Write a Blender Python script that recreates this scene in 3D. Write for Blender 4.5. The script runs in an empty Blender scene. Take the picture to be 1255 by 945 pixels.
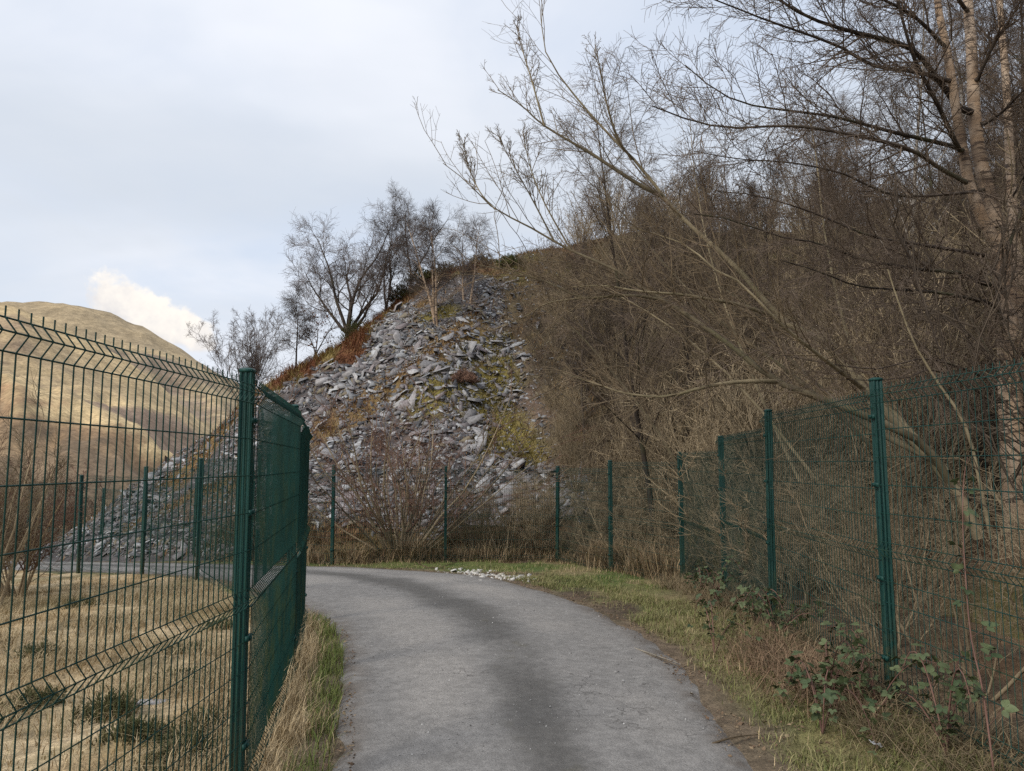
import bpy, math, random
import numpy as np
from mathutils import Vector

rng = np.random.default_rng(11)
random.seed(11)
SC = bpy.context.scene
COL = SC.collection

# ------------------------------------------------------------------ camera
PITCH = math.radians(6.0)
EYE = np.array([0.0, 0.0, 1.64])
F, CX, CY = 907.0, 627.5, 472.5
cd = bpy.data.cameras.new('camera')
cd.sensor_width = 36.0
cd.lens = 36.0 * F / 1255.0
cd.clip_start = 0.05
cd.clip_end = 9000.0
cam = bpy.data.objects.new('camera', cd)
COL.objects.link(cam)
cam.location = EYE
cam.rotation_euler = (math.pi / 2 + PITCH, 0, 0)
SC.camera = cam

# ------------------------------------------------------------------ sky
SUN_EL, SUN_AZ = math.radians(38), math.radians(228)      # azimuth clockwise from +Y
world = bpy.data.worlds.new('World')
SC.world = world
world.use_nodes = True


def ray(px, py):
    dx, du = (px - CX) / F, (CY - py) / F
    c, s = math.cos(PITCH), math.sin(PITCH)
    return np.array([dx, c - du * s, s + du * c])


def build_world():
    nt = world.node_tree
    N, L = nt.nodes, nt.links
    N.clear()

    def n(t, **kw):
        o = N.new(t)
        for k, v in kw.items():
            setattr(o, k, v)
        return o

    def math_(op, a, b=None, c=None):
        o = n('ShaderNodeMath', operation=op)
        for i, v in enumerate((a, b, c)):
            if v is None:
                continue
            if isinstance(v, (int, float)):
                o.inputs[i].default_value = v
            else:
                L.new(v, o.inputs[i])
        return o.outputs[0]

    def mix(f, a, b):
        o = n('ShaderNodeMix', data_type='RGBA')
        for s, v in ((o.inputs[0], f), (o.inputs[6], a), (o.inputs[7], b)):
            if isinstance(v, (int, float)):
                s.default_value = v
            elif isinstance(v, tuple):
                s.default_value = (*v, 1)
            else:
                L.new(v, s)
        return o.outputs[2]

    def sstep(v, a, b):
        o = n('ShaderNodeMapRange', interpolation_type='SMOOTHSTEP')
        L.new(v, o.inputs[0])
        o.inputs[1].default_value, o.inputs[2].default_value = a, b
        return o.outputs[0]

    sky = n('ShaderNodeTexSky', sky_type='NISHITA')
    sky.sun_disc = False
    sky.sun_elevation = SUN_EL
    sky.sun_rotation = SUN_AZ
    sky.air_density, sky.dust_density, sky.ozone_density = 1.0, 1.5, 1.0
    tc = n('ShaderNodeTexCoord')
    sep = n('ShaderNodeSeparateXYZ')
    L.new(tc.outputs['Generated'], sep.inputs[0])
    x, y, z = sep.outputs
    zc = math_('ADD', math_('MAXIMUM', z, 0.0), 0.22)
    cmb = n('ShaderNodeCombineXYZ')
    L.new(math_('DIVIDE', x, zc), cmb.inputs[0])
    L.new(math_('DIVIDE', y, zc), cmb.inputs[1])

    def noise(scale, detail, rough=.55, dist=0., off=(0, 0, 0), src=cmb.outputs[0], sc=(1, 1, 1)):
        mp = n('ShaderNodeMapping')
        mp.inputs[1].default_value = off
        mp.inputs[3].default_value = sc
        L.new(src, mp.inputs[0])
        o = n('ShaderNodeTexNoise')
        L.new(mp.outputs[0], o.inputs['Vector'])
        o.inputs['Scale'].default_value = scale
        o.inputs['Detail'].default_value = detail
        o.inputs['Roughness'].default_value = rough
        o.inputs['Distortion'].default_value = dist
        return o.outputs[0]

    skyb = n('ShaderNodeVectorMath', operation='SCALE')
    L.new(sky.outputs[0], skyb.inputs[0])
    skyb.inputs[3].default_value = 0.09
    # blue gaps: Nishita lifted by thin high cirrus
    blue = mix(0.72, skyb.outputs[0], (0.70, 0.78, 0.91))
    big = noise(0.75, 5, .5, .4, (3.1, 1.3, 0))
    mid = noise(1.6, 6, .55, .5, (0.4, 2.2, 5))
    shade = noise(0.9, 5, .5, .3, (7.7, 4.2, 2), sc=(.55, 1.2, 1))
    cl = mix(sstep(shade, .36, .66), (0.62, 0.665, 0.735), (0.83, 0.85, 0.905))
    cov = sstep(math_('ADD', math_('MULTIPLY', big, .65), math_('MULTIPLY', mid, .35)), .36, .60)
    col = mix(math_('MULTIPLY', cov, .92), blue, cl)
    # the low grey bank of cloud and the brighter strip above the hills
    bank = math_('MULTIPLY', sstep(math_('ADD', z, math_('MULTIPLY', math_('SUBTRACT', mid, .5), .22)), .24, .33),
                 sstep(math_('ADD', z, math_('MULTIPLY', math_('SUBTRACT', big, .5), .25)), .47, .37))
    col = mix(math_('MULTIPLY', bank, .6), col, (0.555, 0.605, 0.675))
    # sunlit cumulus low over the hills
    c0 = ray(196, 392)
    c0 = c0 / np.linalg.norm(c0)
    rt = np.cross(c0, [0, 0, 1.0]); rt /= np.linalg.norm(rt)
    up = np.cross(rt, c0)
    t = math.radians(-25)
    ax = rt * math.cos(t) + up * math.sin(t)
    ay = -rt * math.sin(t) + up * math.cos(t)

    def dot(v):
        o = n('ShaderNodeVectorMath', operation='DOT_PRODUCT')
        L.new(tc.outputs['Generated'], o.inputs[0])
        o.inputs[1].default_value = tuple(v)
        return o.outputs['Value']
    fine = noise(16, 6, .6, .2, src=tc.outputs['Generated'])
    ea = math_('DIVIDE', dot(ax), .074)
    eb = math_('DIVIDE', dot(ay), .030)
    ebn = math_('MULTIPLY', eb, 1.0)
    rr = math_('SQRT', math_('ADD', math_('MULTIPLY', ea, ea), math_('MULTIPLY', ebn, ebn)))
    rr = math_('ADD', rr, math_('MULTIPLY', math_('SUBTRACT', fine, .5), 2.1))
    front = sstep(dot(c0), .5, .9)
    cum = math_('MULTIPLY', sstep(rr, 1.0, .72), front)
    fine2 = noise(30, 4, .6, .0, (2, 1, 4), src=tc.outputs['Generated'])
    cumc = mix(sstep(math_('ADD', math_('MULTIPLY', eb, .25), fine2), .2, .75), (0.68, 0.66, 0.66), (0.93, 0.87, 0.79))
    col = mix(math_('MULTIPLY', cum, .93), col, cumc)
    bg = n('ShaderNodeBackground')
    L.new(col, bg.inputs[0])
    bg.inputs[1].default_value = 0.84
    out = n('ShaderNodeOutputWorld')
    L.new(bg.outputs[0], out.inputs[0])


build_world()

sd = bpy.data.lights.new('sun', 'SUN')
sd.energy = 1.5
sd.angle = math.radians(14)
sd.color = (1.0, 0.93, 0.82)
sun = bpy.data.objects.new('sun', sd)
COL.objects.link(sun)
sdir = Vector((math.sin(SUN_AZ) * math.cos(SUN_EL), math.cos(SUN_AZ) * math.cos(SUN_EL), math.sin(SUN_EL)))
sun.rotation_euler = sdir.to_track_quat('Z', 'Y').to_euler()

vs = SC.view_settings
vs.view_transform = 'Standard'
vs.look = 'None'
vs.exposure = 0.5
vs.gamma = 1.0
vs.use_curve_mapping = False
SC.render.engine = 'CYCLES'
SC.cycles.max_bounces = 5
SC.cycles.diffuse_bounces = 3
SC.cycles.glossy_bounces = 2
SC.cycles.use_denoising = False
SC.cycles.denoiser = 'OPENIMAGEDENOISE'
SC.cycles.sample_clamp_indirect = 2.5

# ------------------------------------------------------------------ numeric helpers


def vnoise(x, y, seed=0):
    xi, yi = np.floor(x).astype(np.int64), np.floor(y).astype(np.int64)
    xf, yf = x - xi, y - yi
    xf = xf * xf * (3 - 2 * xf)
    yf = yf * yf * (3 - 2 * yf)

    def h(a, b):
        v = (a * 374761393 + b * 668265263 + seed * 982451653) & 0xffffffff
        v = ((v ^ (v >> 13)) * 1274126177) & 0xffffffff
        return ((v ^ (v >> 16)) & 0xffff) / 65535.0
    return (h(xi, yi) * (1 - xf) + h(xi + 1, yi) * xf) * (1 - yf) + (h(xi, yi + 1) * (1 - xf) + h(xi + 1, yi + 1) * xf) * yf


def fbm(x, y, oct=4, seed=0):
    x, y = np.asarray(x, float), np.asarray(y, float)
    s, a, t = 0.0, .5, 0.0
    for i in range(oct):
        s = s + a * vnoise(x, y, seed + i * 17)
        t += a
        x, y, a = x * 2.03 + 5.1, y * 2.03 + 1.7, a * .5
    return s / t


def ss(a, b, x):
    t = np.clip((np.asarray(x, float) - a) / (b - a), 0, 1)
    return t * t * (3 - 2 * t)


def smin(a, b, k):
    h = np.clip(.5 + .5 * (b - a) / k, 0, 1)
    return b * (1 - h) + a * h - k * h * (1 - h)


def smax(a, b, k):
    return -smin(-a, -b, k)


def poly_dist(x, y, pts):
    """distance to a polyline and parameter 0..1 along it"""
    x, y = np.asarray(x, float), np.asarray(y, float)
    pts = np.asarray(pts, float)
    best = np.full(x.shape, 1e9)
    for (ax, ay), (bx, by) in zip(pts[:-1], pts[1:]):
        dx, dy = bx - ax, by - ay
        t = np.clip(((x - ax) * dx + (y - ay) * dy) / (dx * dx + dy * dy + 1e-9), 0, 1)
        best = np.minimum(best, np.hypot(x - ax - t * dx, y - ay - t * dy))
    return best


FENCE_IN = [(-1.42, -1.3), (-1.40, 1.2), (-1.31, 3.70), (-1.72, 5.9), (-2.26, 8.15), (-3.9, 10.7), (-5.5, 13.2), (-7.2, 14.7), (-9.3, 16.2), (-11.4, 17.7)]
FENCE_OUT = [(2.62, -.1), (2.60, 2.4), (2.43, 4.9), (2.54, 7.4), (2.78, 9.9), (2.76, 12.2), (1.9, 14.5), (1.0, 16.7), (-1.48, 16.7), (-3.84, 16.1), (-6.1, 17.6), (-8.2, 19.4), (-10.2, 20.9), (-12.2, 22.3)]


def resample(pts, n):
    p = np.asarray(pts, float)
    # Catmull-Rom, then equal-index samples
    q = np.vstack([2 * p[0] - p[1], p, 2 * p[-1] - p[-2]])
    out = []
    for i in range(1, len(q) - 2):
        for t in np.linspace(0, 1, 12, endpoint=False):
            a, b, c, d = q[i - 1], q[i], q[i + 1], q[i + 2]
            out.append(.5 * (2 * b + (c - a) * t + (2 * a - 5 * b + 4 * c - d) * t * t + (-a + 3 * b - 3 * c + d) * t ** 3))
    out.append(p[-1])
    out = np.array(out)
    s = np.concatenate([[0], np.cumsum(np.linalg.norm(np.diff(out, axis=0), axis=1))])
    u = np.linspace(0, s[-1], n)
    return np.stack([np.interp(u, s, out[:, k]) for k in range(out.shape[1])], 1)


def road_pairs():
    lp = [(-1.0, -14), (-.96, 3.9), (-1.22, 5.4), (-1.62, 7.1), (-2.25, 8.6), (-3.5, 10.8), (-4.9, 12.9), (-7.0, 14.9), (-9.2, 16.6), (-14, 20.2), (-22, 26)]
    rp = [(1.28, -14), (1.34, 3.95), (1.38, 5.9), (1.22, 7.9), (.72, 10.4), (-.5, 13.4), (-2.54, 14.75), (-5.3, 16.05), (-7.7, 17.9), (-12.4, 21.6), (-20, 27.3)]
    q = []
    for pts in (lp, rp):
        p = np.asarray(pts, float)
        e = np.vstack([2 * p[0] - p[1], p, 2 * p[-1] - p[-2]])
        out = []
        for i in range(1, len(e) - 2):
            a, b, c, d = e[i - 1], e[i], e[i + 1], e[i + 2]
            for t in np.linspace(0, 1, 24, endpoint=False):
                if i == 1:      # the long span behind the camera is straight
                    out.append(b + (c - b) * t)
                else:
                    if i == 2:
                        a = b - (c - b) * np.array([0., 1.])
                    out.append(.5 * (2 * b + (c - a) * t + (2 * a - 5 * b + 4 * c - d) * t * t + (-a + 3 * b - 3 * c + d) * t ** 3))
        out.append(p[-1])
        q.append(np.array(out))
    return q


LP, RP = road_pairs()


def in_road(x, y):
    """signed distance, positive inside the road"""
    x, y = np.asarray(x, float), np.asarray(y, float)
    d = np.minimum(poly_dist(x, y, LP[::4]), poly_dist(x, y, RP[::4]))
    ring = np.vstack([LP[::4], RP[::-4]])
    ins = np.zeros(x.shape, bool)
    j = len(ring) - 1
    for i in range(len(ring)):
        xi, yi = ring[i]
        xj, yj = ring[j]
        with np.errstate(divide='ignore', invalid='ignore'):
            c = ((yi > y) != (yj > y)) & (x < (xj - xi) * (y - yi) / (yj - yi + 1e-12) + xi)
        ins ^= c
        j = i
    return np.where(ins, d, -d)


def gz(x, y):
    x, y = np.asarray(x, float), np.asarray(y, float)
    s = .6 * np.logaddexp(0, (y - 7) / .6)
    s = smin(s, 40.0, 8)
    z = -.055 * s - .05 * np.clip(smax(-x - 5, 0 * x, 2), 0, 14)
    z = z + .10 * ss(1.5, 2.4, x) * (1 - ss(8, 12, y))
    # the valley on the left falls away, then climbs towards the hills
    z = z - 7.5 * ss(15, 75, -x) * ss(8, 30, y) - 6 * ss(40, 110, y) * ss(-5, 30, -x)
    return z


def heap_d(x, y):
    x, y = np.asarray(x, float), np.asarray(y, float)
    wob = (fbm(x * .22, y * .22, 3, 3) - .5) * 2.2
    d1 = y - 18.3 + wob
    d2 = .476 * (x + 5.6) + .88 * (y - 18.1) + wob
    d3 = .96 * (x + 15.1) + .29 * (y - 23) + wob
    dA = smin(smin(d1, d2, 1.2), d3, 2.5)
    dB = x - 4.7 + .6 * wob
    return smax(dA, dB, 2.5)


def hz(x, y):
    x, y = np.asarray(x, float), np.asarray(y, float)
    d = heap_d(x, y)
    h = .84 * d
    cap = np.clip(13.2 + .24 * (x + 2.4), 8, 15.6)
    h = smin(h, cap + .05 * (h - cap), 2.0)
    # gullies and lobes running down the face
    h = h + np.clip(d, 0, 3) / 3 * ((fbm(x * .45, y * .28, 4, 21) - .5) * 1.0 + (fbm(x * 1.3, y * 1.3, 3, 9) - .5) * .35)
    return gz(x, y) + h


def surf(x, y):
    return np.maximum(gz(x, y), np.where(heap_d(x, y) > -1.5, hz(x, y), -99))


def at(px, py, Y):
    d = ray(px, py)
    return EYE + d * (Y / d[1])


_ts = np.concatenate([np.arange(2.5, 70, .05), np.arange(70, 400, .5)])


def hit(px, py, f=None):
    d = ray(px, py)
    d = d / d[1]
    P = EYE[None] + _ts[:, None] * d[None]
    below = P[:, 2] < (f or surf)(P[:, 0], P[:, 1])
    i = int(np.argmax(below)) if below.any() else len(_ts) - 1
    return P[i]


def ridge(px, back=0.):
    """point on the skyline of the heap in the direction of px"""
    d0 = ray(px, 568)
    yy = np.arange(18, 48, .1)
    xx = d0[0] / d0[1] * yy
    e = np.where(heap_d(xx, yy) > 0, (hz(xx, yy) - 1.64) / yy, -9)
    i = int(np.argmax(e))
    y = yy[i] + back
    x = d0[0] / d0[1] * y
    return np.array([x, y, float(hz(x, y))])


# ------------------------------------------------------------------ mesh helpers
def mesh_np(name, V, faces, mat=None, col=None, smooth=False, uv=None):
    """V (n,3); faces (m,k) with k 3 or 4, or a list of such arrays"""
    if isinstance(faces, np.ndarray):
        faces = [faces]
    me = bpy.data.meshes.new(name)
    V = np.ascontiguousarray(V, np.float32)
    me.vertices.add(len(V))
    me.vertices.foreach_set('co', V.ravel())
    loops = np.concatenate([f.ravel() for f in faces]).astype(np.int32)
    tot = np.concatenate([np.full(len(f), f.shape[1], np.int32) for f in faces])
    start = np.concatenate([[0], np.cumsum(tot)[:-1]]).astype(np.int32)
    me.loops.add(len(loops))
    me.loops.foreach_set('vertex_index', loops)
    me.polygons.add(len(tot))
    me.polygons.foreach_set('loop_start', start)
    me.polygons.foreach_set('loop_total', tot)
    if smooth:
        me.polygons.foreach_set('use_smooth', np.ones(len(tot), bool))
    me.update(calc_edges=True)
    if col is not None:
        a = me.color_attributes.new('Col', 'FLOAT_COLOR', 'POINT')
        c = np.ones((len(V), 4), np.float32)
        c[:, :3] = col
        a.data.foreach_set('color', c.ravel())
    if uv is not None:
        u = me.uv_layers.new(name='UVMap')
        u.data.foreach_set('uv', np.ascontiguousarray(uv[loops], np.float32).ravel())
    if mat:
        me.materials.append(mat)
    return me


def obj(name, me, parent=None, loc=(0, 0, 0), rot=(0, 0, 0), scale=(1, 1, 1)):
    o = bpy.data.objects.new(name, me)
    COL.objects.link(o)
    o.location = loc
    o.rotation_euler = rot
    o.scale = scale
    if parent:
        o.parent = parent
    return o


def tag(o, label=None, cat=None, group=None, kind=None):
    if label:
        o['label'] = label
    if cat:
        o['category'] = cat
    if group:
        o['group'] = group
    if kind:
        o['kind'] = kind
    return o


def thing(name, label, cat, loc=(0, 0, 0), rz=0.0, group=None):
    return tag(obj(name, None, None, loc, (0, 0, rz)), label, cat, group)


def copy_thing(root, loc, rz, scale, label=None, group=None, tilt=(0, 0)):
    r = root.copy()
    COL.objects.link(r)
    r.location, r.rotation_euler = loc, (tilt[0], tilt[1], rz)
    r.scale = (scale, scale, scale) if isinstance(scale, (int, float)) else scale
    if label:
        r['label'] = label
    if group:
        r['group'] = group
    for ch in list(root.children):
        c = ch.copy()
        COL.objects.link(c)
        c.parent = r
        for g in ch.children:
            d = g.copy()
            COL.objects.link(d)
            d.parent = c
    return r


class MB:
    """collects vertices and quads or triangles"""
    def __init__(s):
        s.v, s.f, s.c, s.n = [], {3: [], 4: []}, [], 0

    def add(s, V, Fc, col=None):
        V = np.asarray(V, float)
        Fc = np.asarray(Fc, np.int64)
        s.v.append(V)
        s.f[Fc.shape[1]].append(Fc + s.n)
        if col is not None:
            s.c.append(np.broadcast_to(np.asarray(col, float), V.shape))
        s.n += len(V)

    def mesh(s, name, mat, smooth=False, base=None):
        V = np.vstack(s.v)
        if base is not None:
            V = V - np.asarray(base)[None]
        fs = [np.vstack(s.f[k]) for k in (3, 4) if s.f[k]]
        return mesh_np(name, V, fs, mat, np.vstack(s.c) if s.c else None, smooth)

    def box(s, x0, x1, y0, y1, z0, z1):
        V = [(x, y, z) for z in (z0, z1) for y in (y0, y1) for x in (x0, x1)]
        s.add(V, [(0, 2, 3, 1), (4, 5, 7, 6), (0, 1, 5, 4), (2, 6, 7, 3), (0, 4, 6, 2), (1, 3, 7, 5)])


def nrm(v):
    return v / (np.linalg.norm(v, axis=-1, keepdims=True) + 1e-12)


def tubes(mb, P, R, S=5, cap=False):
    """P (N,K,3) polylines, R (N,K) radii"""
    N_, K = P.shape[:2]
    T = np.empty_like(P)
    T[:, 1:-1] = P[:, 2:] - P[:, :-2]
    T[:, 0] = P[:, 1] - P[:, 0]
    T[:, -1] = P[:, -1] - P[:, -2]
    T = nrm(T)
    mt = nrm(P[:, -1] - P[:, 0])
    ref = np.where(np.abs(mt[:, 2:3]) > .8, np.array([[1.0, .13, 0]]), np.array([[.07, .1, 1.0]]))
    A = nrm(np.cross(T, ref[:, None, :]))
    B = np.cross(T, A)
    ang = np.arange(S) * 2 * np.pi / S
    V = P[:, :, None] + R[:, :, None, None] * (np.cos(ang)[None, None, :, None] * A[:, :, None] + np.sin(ang)[None, None, :, None] * B[:, :, None])
    base = (np.arange(N_) * K * S)[:, None, None]
    k = (np.arange(K - 1) * S)[None, :, None]
    s0 = np.arange(S)[None, None, :]
    s1 = (np.arange(S) + 1)[None, None, :] % S
    Q = np.stack([base + k + s0, base + k + s1, base + k + S + s1, base + k + S + s0], -1).reshape(-1, 4)
    mb.add(V.reshape(-1, 3), Q)


def grow(start, dirs, length, r0, r1, K, wob, up, g):
    """grow N polylines of K points; up pulls towards +Z (negative droops)"""
    N_ = len(start)
    P = np.empty((N_, K, 3))
    P[:, 0] = start
    d = nrm(dirs)
    st = (np.asarray(length) / (K - 1))[:, None]
    for i in range(1, K):
        d = nrm(d + wob * g.normal(size=(N_, 3)) + np.array([0, 0, 1.0]) * up)
        P[:, i] = P[:, i - 1] + d * st
    t = np.linspace(0, 1, K)[None]
    R = np.asarray(r0)[:, None] * (1 - t) + np.asarray(r1)[:, None] * t
    return P, R


def sprout(P, R, n, t0, t1, a0, a1, g, l0, l1, rr=.6, rmax=9., shape=1.0, updir=0.0):
    """n children per polyline; returns start, dir, length, radius, parameter"""
    N_, K = P.shape[:2]
    L_ = np.linalg.norm(np.diff(P, axis=1), axis=2).sum(1)
    t = (np.arange(n)[None] + g.uniform(0, 1, (N_, n))) / n * (t1 - t0) + t0
    idx = np.repeat(np.arange(N_), n)
    t = t.ravel()
    s = np.clip(t * (K - 1), 0, K - 1.001)
    i = s.astype(int)
    f = (s - i)[:, None]
    pos = P[idx, i] * (1 - f) + P[idx, i + 1] * f
    tan = nrm(P[idx, i + 1] - P[idx, i])
    rad = R[idx, i] * (1 - f[:, 0]) + R[idx, i + 1] * f[:, 0]
    rnd = g.normal(size=pos.shape)
    perp = nrm(rnd - (rnd * tan).sum(1, keepdims=True) * tan + np.array([0, 0, updir]))
    a = g.uniform(a0, a1, len(pos))[:, None]
    d = nrm(np.cos(a) * tan + np.sin(a) * perp)
    ln = L_[idx] * g.uniform(l0, l1, len(pos)) * (1 - t * .6) ** shape
    return pos, d, ln, np.minimum(rad * rr, rmax), t


# ------------------------------------------------------------------ materials
MATS = {}


class NT:
    def __init__(s, name):
        s.m = bpy.data.materials.new(name)
        s.m.use_nodes = True
        s.t = s.m.node_tree
        s.t.nodes.clear()
        s.out = s.n('ShaderNodeOutputMaterial')
        s.b = s.n('ShaderNodeBsdfPrincipled')
        s.t.links.new(s.b.outputs[0], s.out.inputs[0])
        s.b.inputs['Roughness'].default_value = .85
        s.b.inputs['Specular IOR Level'].default_value = .25
        MATS[name] = s.m

    def n(s, t, **kw):
        o = s.t.nodes.new(t)
        for k, v in kw.items():
            setattr(o, k, v)
        return o

    def set(s, sock, v):
        if isinstance(v, tuple) and len(v) == 3 and sock.type == 'RGBA':
            sock.default_value = (*v, 1)
        elif isinstance(v, (int, float, tuple)):
            sock.default_value = v
        else:
            s.t.links.new(v, sock)

    def inp(s, k, v):
        s.set(s.b.inputs[k], v)

    def pos(s):
        return s.n('ShaderNodeNewGeometry').outputs['Position']

    def objc(s):
        return s.n('ShaderNodeTexCoord').outputs['Object']

    def noise(s, scale, detail=4, rough=.55, src=None, sc=None, dist=0., off=None):
        v = src if src is not None else s.pos()
        if sc or off:
            mp = s.n('ShaderNodeMapping')
            if sc:
                mp.inputs[3].default_value = sc
            if off:
                mp.inputs[1].default_value = off
            s.t.links.new(v, mp.inputs[0])
            v = mp.outputs[0]
        o = s.n('ShaderNodeTexNoise')
        s.t.links.new(v, o.inputs['Vector'])
        s.set(o.inputs['Scale'], scale)
        s.set(o.inputs['Detail'], detail)
        s.set(o.inputs['Roughness'], rough)
        s.set(o.inputs['Distortion'], dist)
        return o.outputs[0]

    def ramp(s, v, a, b, lo=0., hi=1.):
        o = s.n('ShaderNodeMapRange', interpolation_type='SMOOTHSTEP')
        s.set(o.inputs[0], v)
        for i, q in enumerate((a, b, lo, hi)):
            o.inputs[i + 1].default_value = q
        return o.outputs[0]

    def mix(s, f, a, b, mode='MIX'):
        o = s.n('ShaderNodeMix', data_type='RGBA', blend_type=mode)
        s.set(o.inputs[0], f)
        s.set(o.inputs[6], a)
        s.set(o.inputs[7], b)
        return o.outputs[2]

    def math(s, op, a, b=0.):
        o = s.n('ShaderNodeMath', operation=op)
        s.set(o.inputs[0], a)
        s.set(o.inputs[1], b)
        return o.outputs[0]

    def attr(s, name='Col'):
        return s.n('ShaderNodeAttribute', attribute_name=name).outputs['Color']

    def orand(s):
        return s.n('ShaderNodeObjectInfo').outputs['Random']

    def bump(s, h, strength=.4, dist=.02):
        o = s.n('ShaderNodeBump')
        s.set(o.inputs['Height'], h)
        o.inputs['Strength'].default_value = strength
        o.inputs['Distance'].default_value = dist
        s.t.links.new(o.outputs[0], s.b.inputs['Normal'])

    def vary(s, col, amt, scale, detail=4, src=None):
        """multiply by a noise between 1-amt and 1+amt"""
        v = s.ramp(s.noise(scale, detail, src=src), .25, .75, 1 - amt, 1 + amt)
        g = s.n('ShaderNodeCombineColor')
        for i in range(3):
            s.t.links.new(v, g.inputs[i])
        return s.mix(1.0, col, g.outputs[0], 'MULTIPLY')


def mat_attr(name, amt=.25, scale=25., rough=.9, trans=False, detail=3):
    m = NT(name)
    m.inp('Base Color', m.vary(m.attr(), amt, scale, detail))
    m.inp('Roughness', rough)
    return m


def make_materials():
    # asphalt: worn wheel tracks, mossy centre, pale scuffed patches
    m = NT('asphalt')
    uv = m.n('ShaderNodeUVMap').outputs[0]
    sp = m.n('ShaderNodeSeparateXYZ')
    m.t.links.new(uv, sp.inputs[0])
    u, v = sp.outputs[0], sp.outputs[1]
    n1 = m.noise(1.3, 4)
    n2 = m.noise(.55, 5, off=(3, 7, 0))
    n3 = m.noise(6., 5)
    grit = m.noise(95., 3, .7)
    grit2 = m.n('ShaderNodeTexVoronoi')
    grit2.inputs['Scale'].default_value = 70.
    m.t.links.new(m.pos(), grit2.inputs['Vector'])
    uu = m.math('ADD', u, m.math('MULTIPLY', m.math('SUBTRACT', n1, .5), .16))
    base = m.mix(m.ramp(n3, .3, .7), (.245, .232, .218), (.308, .292, .274))
    c1 = m.math('ABSOLUTE', m.math('SUBTRACT', uu, .51))
    centre = m.math('MULTIPLY', m.ramp(c1, .15, .02), m.ramp(n2, .16, .46))
    base = m.mix(m.math('MULTIPLY', centre, .68), base, (.075, .070, .062))
    moss = m.math('MULTIPLY', m.ramp(c1, .1, .01), m.ramp(m.noise(2.6, 4, off=(1, 1, 0)), .58, .72))
    base = m.mix(m.math('MULTIPLY', moss, .55), base, (.12, .105, .055))
    t1 = m.ramp(m.math('ABSOLUTE', m.math('SUBTRACT', uu, .27)), .17, .03)
    t2 = m.ramp(m.math('ABSOLUTE', m.math('SUBTRACT', uu, .75)), .16, .03)
    tr = m.math('MULTIPLY', m.math('MAXIMUM', t1, t2), m.ramp(m.noise(.42, 4, off=(9.3, 2.1, 0)), .42, .60))
    base = m.mix(m.math('MULTIPLY', tr, .75), base, (.39, .362, .33))
    edge = m.math('MULTIPLY', m.ramp(m.math('ABSOLUTE', m.math('SUBTRACT', u, .5)), .38, .49), m.ramp(m.noise(4., 5, .6), .32, .6))
    base = m.mix(m.math('MULTIPLY', edge, .85), base, (.13, .10, .075))
    base = m.vary(base, .16, 18., 4)
    base = m.mix(m.ramp(grit, .35, .75, .0, .6), base, (.09, .087, .083))
    base = m.mix(m.ramp(grit2.outputs['Distance'], .12, .02, 0., .55), base, (.45, .44, .43))
    ck = m.n('ShaderNodeTexVoronoi', feature='DISTANCE_TO_EDGE')
    ck.inputs['Scale'].default_value = 3.2
    wv = m.n('ShaderNodeVectorMath', operation='ADD')
    m.t.links.new(m.pos(), wv.inputs[0])
    nz = m.n('ShaderNodeTexNoise')
    nz.inputs['Scale'].default_value = 4.
    nz.inputs['Detail'].default_value = 5.
    m.t.links.new(m.pos(), nz.inputs['Vector'])
    sv = m.n('ShaderNodeVectorMath', operation='SCALE')
    m.t.links.new(nz.outputs['Color'], sv.inputs[0])
    sv.inputs[3].default_value = .45
    m.t.links.new(sv.outputs[0], wv.inputs[1])
    m.t.links.new(wv.outputs[0], ck.inputs['Vector'])
    crack = m.math('MULTIPLY', m.ramp(ck.outputs['Distance'], .022, .0), m.ramp(m.noise(.7, 4, off=(4, 1, 0)), .54, .66))
    base = m.mix(m.math('MULTIPLY', crack, .75), base, (.06, .055, .05))
    m.inp('Base Color', base)
    m.inp('Roughness', .92)
    m.bump(m.math('ADD', grit, m.math('MULTIPLY', grit2.outputs['Distance'], .6)), .55, .008)

    # ground colours come from the vertex attribute, broken up by noise
    m = NT('soil_and_turf')
    c = m.vary(m.attr(), .35, 9., 5)
    c = m.vary(c, .3, 60., 3)
    m.inp('Base Color', c)
    m.inp('Roughness', .95)
    m.bump(m.noise(40., 5, .65), .6, .03)

    m = NT('hillside_soil')
    c = m.vary(m.attr(), .3, 3.5, 5)
    c = m.vary(c, .3, 22., 3)
    m.inp('Base Color', c)
    m.inp('Roughness', .95)
    m.bump(m.noise(14., 5, .65), .7, .08)

    m = NT('hill_grass')
    c = m.vary(m.attr(), .18, .022, 6)
    c = m.vary(c, .26, .09, 6)
    c = m.vary(c, .28, .5, 5)
    c = m.mix(m.ramp(m.noise(.22, 6, .7), .56, .70, 0, .45), c, (.17, .12, .07))
    m.inp('Base Color', c)
    m.inp('Roughness', 1.)
    m.bump(m.noise(.15, 6, .6), .5, 3.)

    mat_attr('grass_blades', .18, 30.)
    m = mat_attr('slate_loose', .22, 14., .62, detail=5)

    m = NT('slate')
    r = m.orand()
    c = m.mix(r, (.13, .123, .125), (.44, .43, .425))
    c = m.mix(m.ramp(m.math('FRACT', m.math('MULTIPLY', r, 7.3)), .6, 1., 0, .7), c, (.21, .165, .165))
    c = m.vary(c, .28, 14., 5)
    c = m.mix(m.ramp(m.noise(5., 4), .62, .78, 0, .55), c, (.22, .20, .11))
    m.inp('Base Color', c)
    m.inp('Roughness', .6)

    m = NT('green_paint')
    n = m.noise(3., 5)
    c = m.mix(m.ramp(n, .3, .7), (.004, .041, .036), (.007, .060, .053))
    c = m.mix(m.ramp(m.noise(22., 4), .58, .8, 0, .45), c, (.035, .095, .075))
    st = m.noise(14., 5, .65, sc=(1, 1, .06))
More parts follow.
